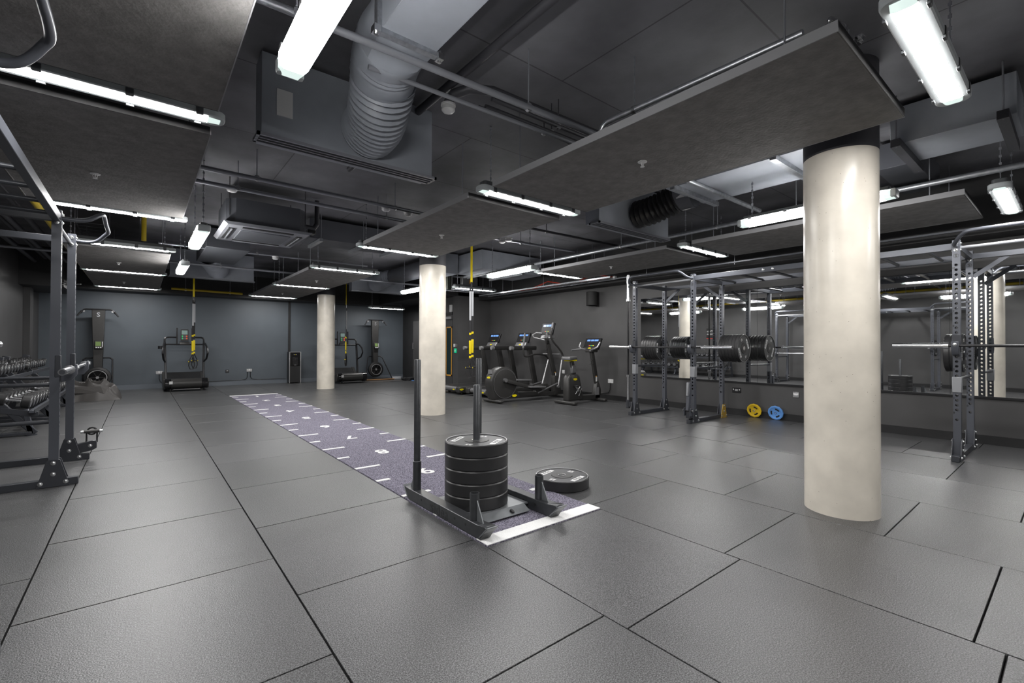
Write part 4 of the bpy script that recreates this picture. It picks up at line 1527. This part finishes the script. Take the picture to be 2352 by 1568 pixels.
for k, (z0, s) in enumerate(((.52, -1), (.30, 1))):
    a = (-.02, s * .16, .46 if s < 0 else .30)
    MB().bar(a, (.95, s * .20, .20 if s < 0 else .34), .075, .055, (0, 1, 0)).build('crank_arm', 'machine', el, .012, seg=2)
    MB().cyl((a[0], s * .13, a[2]), (a[0], s * .20, a[2]), .04, 16).build('crank_hub', 'machine_grey', el)
    MB().bar((.55, s * .23, .30 if s < 0 else .42), (1.0, s * .23, .28 if s < 0 else .40), .16, .035, (0, 0, 1)).build('pedal', 'machine_grey', el, .012, seg=2)
    # lower link and swing arm
    MB().cyl((.82, s * .24, .16 if s < 0 else .24), (1.38, s * .26, .34), .017, 12).build('lower_link', 'machine_grey', el)
    MB().cyl((1.40, s * .27, .26), (1.56 + .05 * s, s * .27, .86), .019, 12).build('lower_swing_arm', 'silver', el)
    MB().cyl((1.40, s * .25, .27), (1.40, s * .29, .27), .03, 12).build('joint', 'machine_grey', el)
    up_ = [(1.56 + .05 * s, s * .27, .86), (1.53, s * .27, .98), (1.40, s * .28, 1.12), (1.22, s * .28, 1.28), (1.16, s * .28, 1.42), (1.20, s * .27, 1.56), (1.24, s * .26, 1.68)]
    if s > 0:
        up_ = [(1.56 + .05 * s, s * .27, .86), (1.50, s * .28, .95), (1.2, s * .28, .98), (.95, s * .28, .93), (.86, s * .28, .97), (.84, s * .28, 1.12), (.88, s * .27, 1.45)]
    sw = MB().tube(smooth(up_, 4), .021, 10).build('swing_handle', 'machine', el)
    MB().cyl(up_[-2], up_[-1], .0235, 12).build('grip', 'machine_grey', sw)
MB().cyl((1.45, -.28, .985), (1.45, .28, .985), .02, 12).build('cross_shaft', 'machine_grey', el)
hb = [(1.30, -.05, 1.30), (1.18, -.16, 1.34), (1.10, -.22, 1.36), (1.08, -.23, 1.42), (1.14, -.18, 1.47), (1.24, -.10, 1.46)]
MB().tube(hb, .017, 10).build('fixed_handle', 'silver', el)
MB().tube([(p[0], -p[1], p[2]) for p in hb], .017, 10).build('fixed_handle', 'silver', el)
MB().prism([(1.24, 1.34), (1.40, 1.34), (1.40, 1.44), (1.28, 1.43)], -.16, .16, 'y').build('console_base', 'machine_grey', el, .01)
console(el, 1.29, 1.43, .40, .27, .30)
blob(el, T(.25, -.138, .13) @ RX(PI / 2), .13, .045)
blob(el, T(-.318, 0, .52) @ RY(-PI / 2 + .2) @ RZ(PI / 2), .11, .04)
MB().box(-.30, -.27, -.05, .05, .60, .68).build('drum_label', 'silver', el)
for z in (1.10, 1.03):
    MB().ring([(.035, 0), (.04, 0), (.04, .012), (.035, .012)], 16, T(1.27, .0, z)).build('bottle_ring', 'machine', el)
MB().box(1.52, 1.545, -.052, -.05, .46, .56).build('warning_sticker', 'white', el)
MB().box(1.50, 1.53, -.052, -.05, .56, .58).build('warning_sticker', 'orange', el)

# ---- exercise bike
bk = thing('exercise_bike', 'black upright exercise bike with grey saddle beside the wall socket', 'exercise bike', (6.62, 6.53, 0))
MB().bar((.03, -.29, .04), (.03, .29, .04), .11, .06).build('rear_foot', 'machine', bk, .025, seg=3)
MB().bar((.98, -.25, .04), (.98, .25, .04), .10, .06).build('front_foot', 'machine', bk, .025, seg=3)
MB().prism([(.02, .06), (.48, .06), (.44, .30), (.36, .56), (.30, .60), (.08, .60), (.02, .52)], -.085, .085, 'y').build('drive_housing', 'machine', bk, .04, seg=3)
MB().prism([(.40, .05), (.99, .05), (1.02, .13), (.95, .15), (.46, .16)], -.06, .06, 'y').build('frame_beam', 'machine', bk, .012)
MB().bar((.27, 0, .55), (.20, 0, .86), .09, .06, (0, 1, 0)).build('seat_post', 'machine', bk, .012)
MB().bar((.25, 0, .62), (.23, 0, .78), .105, .075, (0, 1, 0)).build('seat_post_sleeve', 'machine_grey', bk, .01)
MB().prism([(.02, -.12), (.10, -.125), (.22, -.06), (.34, -.03), (.36, 0), (.34, .03), (.22, .06), (.10, .125), (.02, .12), (-.01, 0)], .885, .955, 'z').build('saddle', 'machine_grey', bk, .025, seg=3)
MB().box(.04, .30, -.06, .06, .865, .887).build('saddle_base', 'tech_yellow', bk, .006)
MB().prism([(.84, .06), (1.02, .06), (1.05, .22), (1.00, .38), (.92, .40)], -.06, .06, 'y').build('mast_foot', 'machine', bk, .015, seg=2)
MB().box(.86, .97, -.062, -.058, .14, .30).build('foot_trim', 'silver', bk, 0)
MB().bar((.97, 0, .34), (.80, 0, 1.08), .10, .06, (0, 1, 0)).build('mast', 'machine', bk, .015, seg=2)
MB().box(.70, .90, -.10, .10, 1.04, 1.10).build('console_neck', 'machine', bk, .015)
for s in (-1, 1):
    MB().tube([(.78, s * .06, 1.09), (.66, s * .16, 1.11), (.55, s * .24, 1.09), (.46, s * .26, 1.08)], .019, 10).build('handlebar', 'machine_grey', bk)
    MB().tube([(.68, s * .17, 1.11), (.70, s * .25, 1.15), (.76, s * .27, 1.25)], .017, 10).build('bar_end', 'silver', bk)
    # cranks and pedals
    MB().cyl((.29, s * .085, .27), (.29, s * .11, .27), .03, 16).build('crank_hub', 'machine_grey', bk)
    MB().bar((.29, s * .105, .27), (.29 + s * .10, s * .105, .27 - s * .10), .03, .015, (0, 1, 0)).build('crank', 'silver', bk)
    MB().cbox((.29 + s * .10, s * .155, .27 - s * .10), (.09, .09, .02)).build('pedal', 'black_plastic', bk, .005)
MB().tube([(.20, -.105, .20), (.33, -.105, .34), (.38, -.105, .30), (.30, -.105, .16)], .007, 8).build('pedal_strap', 'silver', bk)
console(bk, .78, 1.12, .44, .24, .45)
MB().prism([(.70, 1.09), (.86, 1.09), (.84, 1.15), (.76, 1.15)], -.18, .18, 'y').build('console_base', 'machine', bk, .01)
blob(bk, T(.215, -.0875, .50) @ RX(PI / 2), .11, .045)
blob(bk, T(.735, 0, 1.125) @ RY(-1.0) @ RZ(PI / 2), .09, .03)
for z in (.86, .78):
    MB().ring([(.035, 0), (.041, 0), (.041, .012), (.035, .012)], 16, T(.80, 0, z)).build('bottle_ring', 'machine', bk)
MB().box(.90, .945, -.034, -.031, .42, .52).build('warning_sticker', 'white', bk)
MB().box(.895, .935, -.034, -.031, .52, .54).build('warning_sticker', 'orange', bk)


# ---- curved treadmills at the blue wall
def curved(loc, label):
    """forward = +y, origin at rear centre"""
    t = thing('curved_treadmill', label, 'treadmill', loc, 0, 'curved treadmills at the blue wall')
    W2 = .42
    n = 12
    def zc(y):
        u = (y - .55) / .55
        return .13 + (.13 if u < 0 else .26) * u * u
    # side shells
    for s in (-1, 1):
        poly = [(-.02, .07), (.10, .05), (1.05, .05), (1.16, .14), (1.16, .42)] + [(y, zc(y) + .055) for y in [1.1 - .11 * i for i in range(11)]] + [(-.04, .30), (-.06, .18)]
        MB().prism(poly, s * W2 - .05, s * W2 + .05, 'x').build('side_shell', 'machine', t, .008)
    vs, fs = [], []
    for i in range(n + 1):
        y = .05 + 1.05 * i / n
        for x in (-W2 + .05, W2 - .05):
            vs += [(x, y, zc(y) + .04), (x, y, zc(y))]
    for i in range(n):
        a = i * 4
        fs += [(a, a + 2, a + 6, a + 4), (a + 1, a + 5, a + 7, a + 3)]
    MB().add(vs, fs).build('running_belt', 'black_plastic', t)
    for i in range(0, n * 2):
        y = .05 + 1.05 * i / (n * 2)
    MB().cyl((-W2 - .02, .02, .19), (W2 + .02, .02, .19), .125, 28).build('rear_drum', 'machine', t, .01)
    for s in (-1, 1):
        MB().cyl((s * (W2 + .03), .02, .19), (s * (W2 - .11), .02, .19), .131, 28).build('drum_end', 'black_gloss', t, .012)
    MB().box(-.36, -.29, -.118, -.11, .19, .26).build('side_label', 'white', t)
    MB().tube([(-.30, -.06, .03), (-.27, -.10, .05), (.27, -.10, .05), (.30, -.06, .03)], .012, 8).build('lift_handle', 'machine_grey', t)
    for x in (-.33, .33):
        for y in (.08, 1.0):
            MB().cyl((x, y, 0), (x, y, .07), .028, 12).build('foot', 'black_plastic', t)
    for s in (-1, 1):
        MB().bar((s * .40, .60, .22), (s * .43, .82, 1.24), .065, .05, (1, 0, 0)).build('post', 'black_metal', t, .006)
        MB().tube([(s * .43, .82, 1.22), (s * .45, .62, 1.20), (s * .47, .42, 1.08), (s * .48, .38, .95), (s * .46, .48, .80), (s * .42, .70, .72)], .022, 8).build('side_handle', 'black_metal', t)
        MB().tube([(s * .43, .82, 1.20), (s * .43, .84, 1.31), (s * .415, .85, 1.35), (s * .37, .86, 1.37), (s * .16, .88, 1.37)], .022, 8).build('upper_rail', 'black_metal', t)
        MB().box(s * .165 - .016, s * .165 + .016, .86, .90, 1.18, 1.62).build('phone_post', 'black_metal', t, .004)
    MB().cyl((-.44, .82, 1.18), (.44, .82, 1.18), .022, 10).build('cross_bar', 'black_metal', t)
    MB().prism([(.76, 1.17), (.90, 1.17), (.90, 1.26), (.80, 1.24)], -.11, .11, 'x').build('console_shelf', 'machine', t, .006)
    M_ = T(0, .84, 1.27) @ RX(-.15)
    con = MB().box(-.085, .085, 0, .03, 0, .32, M_).build('console', 'machine', t, .008)
    MB().box(-.065, .065, -.002, .001, .18, .29, M_).build('display', 'lcd_grey', con)
    for i in range(4):
        for j in range(2):
            MB().box(-.062 + .033 * i, -.040 + .033 * i, -.002, .001, .05 + .06 * j, .09 + .06 * j, M_).build('key', ['led_green', 'machine_grey', 'machine_grey', 'led_red'][i], con)
    MB().ring([(.045, 0), (.05, 0), (.05, .08), (.045, .08)], 14, T(-.52, .80, 1.06)).build('bottle_cage', 'black_metal', t)
    MB().bar((-.47, .80, 1.09), (-.43, .81, 1.09), .02, .02).build('cage_arm', 'black_metal', t)
    return t


cv = curved((.915, 14.32, 0), 'black curved treadmill by the blue wall behind hanging straps')
dup(cv, (5.12, 14.28, 0), 0, 'black curved treadmill half hidden by the far cream column')


# ---- ski machines
def ski(loc, label, wood, white):
    """facing -y, origin on floor"""
    t = thing('ski_machine', label, 'ski machine', loc)
    m = MB()
    # tapered tower
    vs = []
    for z, w, d in ((.55, .085, .09), (2.02, .125, .06)):
        vs += [(-w, -d, z), (w, -d, z), (w, d, z), (-w, d, z)]
    m.add(vs, [(3, 2, 1, 0), (4, 5, 6, 7), (0, 1, 5, 4), (1, 2, 6, 5), (2, 3, 7, 6), (3, 0, 4, 7)])
    m.build('tower', 'machine', t, .01)
    MB().box(-.085, .085, -.06, .06, .25, .56).build('lower_tower', 'black_plastic', t, .01)
    MB().tube([(-.33, -.06, 1.93), (-.26, -.05, 2.02), (-.22, -.04, 2.035), (.22, -.04, 2.035), (.26, -.05, 2.02), (.33, -.06, 1.93)], .02, 8).build('pulley_arm', 'black_metal', t)
    for s in (-1, 1):
        MB().cyl((s * .30, -.09, 1.99), (s * .38, -.10, 1.86), .018, 10).build('pull_handle', 'strap_black', t)
        MB().cyl((s * .265, -.07, 1.985), (s * .265, -.03, 1.985), .022, 12).build('pulley', 'silver', t)
        MB().tube([(s * .06, .02, .84), (s * .22, .0, .84), (s * .27, -.01, .80), (s * .27, -.12 if wood else -.02, .02)] if not wood else
                  [(s * .06, .02, .80), (s * .20, .0, .80), (s * .26, -.05, .74), (s * .46, -.40, .05)], .017, 8).build('frame_hoop', 'black_metal', t)
    text('S', .15, 'strap_grey' if white else 'machine_grey', t, mat_axes((0, -.0675, 1.90), (1, 0, 0), (0, .02, 1)), .001, .002, 'emblem')
    fl = T(0, -.10, .36)
    MB().ring([(.20, -.09), (.25, -.07), (.26, 0), (.25, .05), (.20, .06)], 36, fl @ RX(PI / 2)).build('flywheel_housing', 'black_plastic', t)
    MB().ring([(.165, .05), (.165, .075), (.185, .075), (.185, .05)], 36, fl @ RX(PI / 2)).build('flywheel_ring', 'silver', t)
    MB().lathe([(.20, -.085), (.20, .03)], 36, fl @ RX(PI / 2)).build('flywheel_guard', 'black_gloss', t)
    for k in range(6):
        a = k * PI / 3
        MB().bar((0.03 * math.cos(a), -.136, .36 + .03 * math.sin(a)), (.16 * math.cos(a), -.136, .36 + .16 * math.sin(a)), .012, .008, (0, 1, 0)).build('guard_spoke', 'machine', t)
    MB().lathe([(.035, .04), (.03, .06)], 16, fl @ RX(PI / 2)).build('flywheel_hub', 'silver', t)
    M_ = T(.02, -.14, 1.06) @ RX(-.25)
    mo = MB().box(-.085, .085, -.02, .02, 0, .21, M_).build('monitor', 'machine', t, .012)
    MB().box(-.065, .035, -.0215, -.019, .07, .18, M_).build('monitor_screen', 'lcd_green', mo)
    for k in range(3):
        MB().box(-.060 + .04 * k, -.035 + .04 * k, -.0215, -.019, .025, .045, M_).build('monitor_key', 'white', mo)
    for k in range(5):
        MB().box(.055, .072, -.0215, -.019, .055 + .027 * k, .07 + .027 * k, M_).build('monitor_key', 'white', mo)
    MB().bar((0, -.06, 1.12), (0.02, -.14, 1.12), .04, .04).build('monitor_arm', 'black_plastic', t)
    if wood:
        MB().box(-.52, .52, -.46, .12, .03, .052).build('platform', 'black_plastic', t)
        MB().box(-.52, .52, -.475, -.46, .03, .054).build('platform_edge', 'wood_edge', t)
        for x in (-.45, .45):
            MB().box(x - .05, x + .05, -.45, .1, 0, .03).build('platform_rail', 'black_plastic', t)
    else:
        MB().box(-.30, .30, -.42, .05, .0, .03).build('platform', 'black_plastic', t)
    return t


ski((-.82, 15.28, 0), 'black ski machine with pale emblem standing behind a folded grey mat', False, True)
ski((6.22, 15.2, 0), 'black ski machine with wooden edged platform near the black recess', True, False)
mt = thing('floor_mat', 'thin black mat lying in front of the wooden edged ski platform', 'mat', (6.2, 14.4, 0))
MB().box(-.55, .55, -.30, .30, 0, .012).build('mat_sheet', 'mat_rubber', mt, .003)

# ================================================================== DUMBBELLS
def dbrack(y0, y1, label):
    t = thing('dumbbell_rack', label, 'dumbbell rack', (-1.4, (y0 + y1) / 2, 0))
    for y in (y0 + .14, y1 - .14):
        MB().bar((-1.80, y, .0), (-1.62, y, .98), .09, .05, (0, 1, 0)).build('side_frame', 'rack_dark', t, .006, world=True)
        MB().bar((-1.05, y, .02), (-1.66, y, .80), .07, .05, (0, 1, 0)).build('front_strut', 'rack_dark', t, .006, world=True)
        MB().bar((-1.14, y, .34), (-1.09, y, .02), .06, .05, (0, 1, 0)).build('leg', 'rack_grey', t, .006, world=True)
        MB().lathe([(.06, 0), (.06, .012)], 16, T(-1.09, y, 0)).build('foot_disc', 'rack_dark', t, world=True)
        MB().bar((-1.85, y, .03), (-1.08, y, .03), .06, .04, (0, 0, 1)).build('base_beam', 'rack_dark', t, .004, world=True)
        # lower tray end plates
        MB().prism([(-1.47, .40), (-1.02, .30), (-1.02, .25), (-1.06, .235), (-1.47, .33)], y - .03, y - .018, 'y').build('tray_end', 'rack_dark', t, .002, world=True)
    for (xa, za), (xb, zb) in (((-1.42, .385), (-1.07, .315)), ((-1.66, .785), (-1.34, .725))):
        for x, z in ((xa, za), (xb, zb)):
            MB().bar((x, y0, z), (x, y1, z), .05, .035).build('tray_rail', 'rack_grey', t, .004, world=True)
        MB().bar((xb + .03, y0, zb + .005), (xb + .03, y1, zb + .005), .008, .05).build('tray_lip', 'rack_dark', t, .001, world=True)
    return t


dbrack(8.35, 10.2, 'black two tier dumbbell rack with sloped trays nearer the barbell rack')
dbrack(10.35, 12.2, 'black two tier dumbbell rack with sloped trays nearer the folded mat')
DBP = {}


def dumbbell(r, w, g):
    t = thing('dumbbell', 'x', 'dumbbell', (0, 0, 0))
    MB().cyl((-g / 2, 0, 0), (g / 2, 0, 0), .016, 12).build('handle', 'steel', t)
    for s in (-1, 1):
        M_ = T(s * g / 2, 0, 0) @ RY(s * PI / 2)
        MB().lathe([(r * .85, 0), (r, .008), (r, w - .008), (r * .9, w)], 24, M_).build('head', 'plate_rubber', t)
        MB().lathe([(r * .72, w), (r * .72, w + .003), (r * .6, w + .004)], 24, M_).build('end_disc', 'steel', t)
        MB().lathe([(.028, -.012), (.028, .0)], 16, M_).build('collar', 'steel', t)
    return t


def place_db(key, loc, tilt, label, group):
    if key not in DBP:
        o = dumbbell(*key)
        DBP[key] = o
        o.location = loc
        o['label'] = label
        o['group'] = group
    else:
        o = dup(DBP[key], loc, 0, label, group)
    o.rotation_euler = (0, tilt, 0)


tl = math.atan2(.06, .32)
for r_, (y0, nm) in enumerate(((8.35, 'nearer the barbell rack'), (10.35, 'nearer the folded mat'))):
    n = 9
    for k in range(n):
        y = y0 + .12 + k * (1.62 / (n - 1))
        rr = (.062, .066, .070)[k % 3]
        place_db((rr, .062, .13), (-1.50, y, .772 + .0175 + rr * .99 - .002), tl, 'black dumbbell with chrome end discs on the upper tray ' + nm, 'upper tray dumbbells ' + nm)
    n = 7
    for k in range(n):
        y = y0 + .17 + k * (1.5 / (n - 1))
        rr = .088 if k < 3 else .082
        place_db((rr, .085, .14), (-1.245, y, .35 + .0175 + rr * .99), tl, 'large black dumbbell with chrome handle on the lower tray ' + nm, 'lower tray dumbbells ' + nm)

# ---- folded grey rubber mat lump in front of the ski machine
fm = thing('folded_mat', 'grey rubber mat dumped in crumpled folds on the floor', 'mat', (-.78, 13.15, 0))
nx, ny = 40, 28
vs, fs = [], []


def ridge(u, v):
    a = abs(math.sin(4.2 * u + 5.0 * v + .4))
    b_ = abs(math.sin(7.5 * u - 4.5 * v + 1.1))
    return .16 * (1 - a) ** 1.3 + .10 * (1 - b_) ** 1.5


for j in range(ny + 1):
    for i in range(nx + 1):
        u, v = i / nx, j / ny
        x = -.38 + .82 * u
        y = -.32 + .66 * v
        k = min(1, min(u, 1 - u) * 6) * min(1, min(v, 1 - v) * 6)
        h = .13 + .10 * (1 - u) + .08 * v + ridge(u, v)
        z = h * (k ** .5)
        vs.append((x + .03 * math.sin(11 * v + 2 * u), y + .03 * math.sin(9 * u), max(0.0, z)))
for j in range(ny):
    for i in range(nx):
        a = j * (nx + 1) + i
        fs.append((a, a + 1, a + nx + 2, a + nx + 1))
MB().add(vs, fs).build('folded_sheet', 'mat_rubber', fm)
vs2 = [(-.33, -.24, .30), (.14, -.30, .30), (.30, -.12, .20), (.36, .1, .14), (.2, .2, .33), (-.33, .16, .40), (-.33, -.245, .17), (.18, -.325, .16), (.40, -.14, .06), (.42, .12, .05)]
m = MB().add(vs2, [(0, 1, 4, 5), (1, 2, 4), (2, 3, 4), (0, 6, 7, 1), (1, 7, 8, 2), (2, 8, 9, 3)])
o = m.build('top_flap', 'mat_rubber', fm, 0, False)
md = o.modifiers.new('thick', 'SOLIDIFY')
md.thickness = .008

# ---- water dispenser
wd = thing('water_dispenser', 'tall black water dispenser with silver edges by the blue wall', 'water dispenser', (3.70, 15.38, 0))
MB().box(-.155, .155, -.16, .18, .02, .96).build('cabinet', 'black_plastic', wd, .008)
for s in (-1, 1):
    MB().box(s * .158 - .012, s * .158 + .012, -.172, -.155, .01, .965).build('edge_trim', 'silver', wd, .003)
MB().box(-.15, .15, -.172, -.155, .95, .965).build('top_trim', 'silver', wd)
MB().box(-.145, .145, -.168, -.158, .53, .945).build('front_panel', 'black_gloss', wd, .003)
MB().box(-.145, .145, -.168, -.158, .03, .52).build('door_panel', 'black_plastic', wd, .003)
MB().box(-.075, .075, -.170, -.162, .56, .79).build('dispenser_niche', 'black_metal', wd, .004)
MB().cyl((0, -.175, .76), (0, -.175, .70), .012, 10).build('spout', 'machine', wd)
MB().box(-.03, .03, -.185, -.165, .555, .57).build('drip_tray', 'silver', wd)
for x, mm in ((-.035, 'white'), (0, 'tech_yellow'), (.035, 'white')):
    MB().cyl((x, -.168, .88), (x, -.170, .88), .008, 10).build('button', mm, wd)
for x in (-.12, .12):
    for y in (-.12, .14):
        MB().cyl((x, y, 0), (x, y, .025), .015, 8).build('foot', 'black_plastic', wd)
cdt = thing('wall_conduit', 'black upright conduit on the blue wall above the water dispenser', 'conduit', (3.61, YB - .02, .96))
MB().box(-.03, .03, -.012, .02, 0, 1.56).build('trunking', 'black_plastic', cdt, .003)

# ---- sockets and switch plates
def socket_y(x, z, label, w=.146, cables=(), mat='silver'):
    t = thing('wall_socket', label, 'socket', (x, YB, z))
    MB().box(-w / 2, w / 2, -.012, .001, -.043, .043).build('plate', mat, t, .004)
    MB().box(-.02, .02, -.018, -.011, -.01, .03).build('plug', 'white', t, .003)
    for k in (-1, 1):
        MB().box(k * w * .32 - .008, k * w * .32 + .008, -.016, -.011, .005, .025).build('rocker', 'white', t, .002)
    for c in cables:
        MB().tube([(p[0] - x, p[1] - YB, p[2] - z) for p in c], .008, 6).build('cable', 'black_plastic', t)
    return t


socket_y(.39, .42, 'steel double socket with cable beside the left curved treadmill', cables=[[(.39, 15.585, .38), (.39, 15.58, .25), (.42, 15.575, .17), (.55, 15.5, .14)]])
socket_y(2.52, .42, 'steel double socket feeding two cables along the blue wall skirting', cables=[
    [(2.47, 15.585, .38), (2.47, 15.58, .22), (2.43, 15.58, .16), (2.3, 15.58, .14), (1.3, 15.57, .13)], [(2.55, 15.585, .38), (2.55, 15.58, .22), (2.6, 15.58, .16), (2.75, 15.58, .14), (3.52, 15.57, .14)]])
t = thing('wall_socket', 'small black data socket on the blue wall', 'socket', (1.96, YB, .41))
MB().box(-.043, .043, -.012, .001, -.043, .043).build('plate', 'black_plastic', t, .004)
MB().box(-.02, .02, -.014, -.011, .0, .025).build('port', 'silver', t)


def socket_x(y, z, label, mat, w, cable=None):
    t = thing('wall_socket', label, 'socket', (XR, y, z))
    MB().box(-.012, .001, -w / 2, w / 2, -.043, .043).build('plate', mat, t, .004)
    MB().box(-.018, -.011, -.025, .025, -.012, .022).build('port', 'white' if mat != 'black_metal' else 'silver', t, .003)
    for k in (-1, 1):
        MB().box(-.016, -.011, k * w * .34 - .008, k * w * .34 + .008, .0, .025).build('rocker', 'white', t, .002)
    if cable:
        MB().tube([(p[0] - XR, p[1] - y, p[2] - z) for p in cable], .010, 8).build('cable', 'black_plastic', t)
    return t


socket_x(3.74, .42, 'black steel double socket on the wall left of the yellow grip plate', 'black_metal', .146)
socket_x(2.82, .42, 'small steel socket on the wall beside the cream column', 'silver', .086)
socket_x(6.46, .41, 'white double socket with black cable beside the exercise bike', 'white_plastic', .146,
         [(7.95, 6.46, .37), (7.94, 6.46, .22), (7.94, 6.50, .16), (7.93, 6.7, .13), (7.93, 7.5, .12)])
socket_x(7.9, .55, 'white single socket behind the elliptical', 'white_plastic', .086)
# access control by the door
t = thing('exit_button', 'green exit release box and white switch beside the door', 'exit button', (6.86, 11.03, 1.03))
MB().box(-.02, .001, -.05, .05, -.06, .06).build('green_box', 'green', t, .004)
MB().box(-.022, -.019, -.02, .02, -.025, .025).build('button', 'white', t)
t = thing('switch_plate', 'white light switch with steel reader beside the door', 'switch', (6.86, 11.04, 1.18))
MB().box(-.012, .001, .0, .09, -.045, .045).build('white_plate', 'white_plastic', t, .003)
MB().box(-.012, .001, -.10, -.01, -.045, .045).build('reader_plate', 'machine_grey', t, .003)
t = thing('exit_sign', 'small white sign box above the door', 'sign', (6.95, 11.40, 2.24))
MB().box(-.04, .001, -.06, .06, -.10, .10).build('box', 'white_plastic', t, .004)
# camera notice on the left wall (seen in the mirror)
t = thing('notice_sign', 'black notice with white lettering and red bar on the dumbbell wall', 'sign', (XL, 9.35, 1.70))
MB().box(-.001, .006, -.22, .22, -.22, .20).build('board', 'black_plastic', t)
MB().box(.006, .008, -.22, .22, -.22, -.19).build('red_bar', 'red', t)
text('CCTV in', .11, 'white', t, mat_axes((.0075, 0, .08), (0, 1, 0), (0, 0, 1)), .0005, .001)
text('operation', .10, 'white', t, mat_axes((.0075, 0, -.03), (0, 1, 0), (0, 0, 1)), .0005, .001)
MB().ring([(.03, 0), (.03, .001), (.023, .001), (.023, 0)], 16, mat_axes((.0065, -.10, -.14), (0, 1, 0), (0, 0, 1))).build('emblem', 'white', t)
# loose things by the recess
t = thing('battle_rope', 'pile of black rope lying by the black recess', 'rope', (7.0, 14.25, 0))
for k in range(4):
    pts = []
    for i in range(15):
        a = i * .9 + k
        pts.append((.22 * math.cos(a) * (1 - .04 * i), .16 * math.sin(a), .022 + .012 * k + .03 * abs(math.sin(i * 1.3 + k))))
    MB().tube(pts, .02, 8).build('rope_coil', 'strap_black', t)
t = thing('folded_towel', 'small folded grey cloth on the floor beside the rope', 'cloth', (6.95, 15.1, 0))
MB().box(-.16, .16, -.10, .10, 0, .05).box(-.12, .2, -.06, .12, .045, .08).build('cloth', 'strap_grey', t, .02, seg=2)
t = thing('floor_band', 'blue exercise band lying in front of the rope pile', 'band', (7.1, 14.0, 0))
MB().tube([(.09 * math.cos(a * .5), .07 * math.sin(a * .5), .012) for a in range(13)], .01, 6, closed=False).build('loop', 'plate_blue', t)
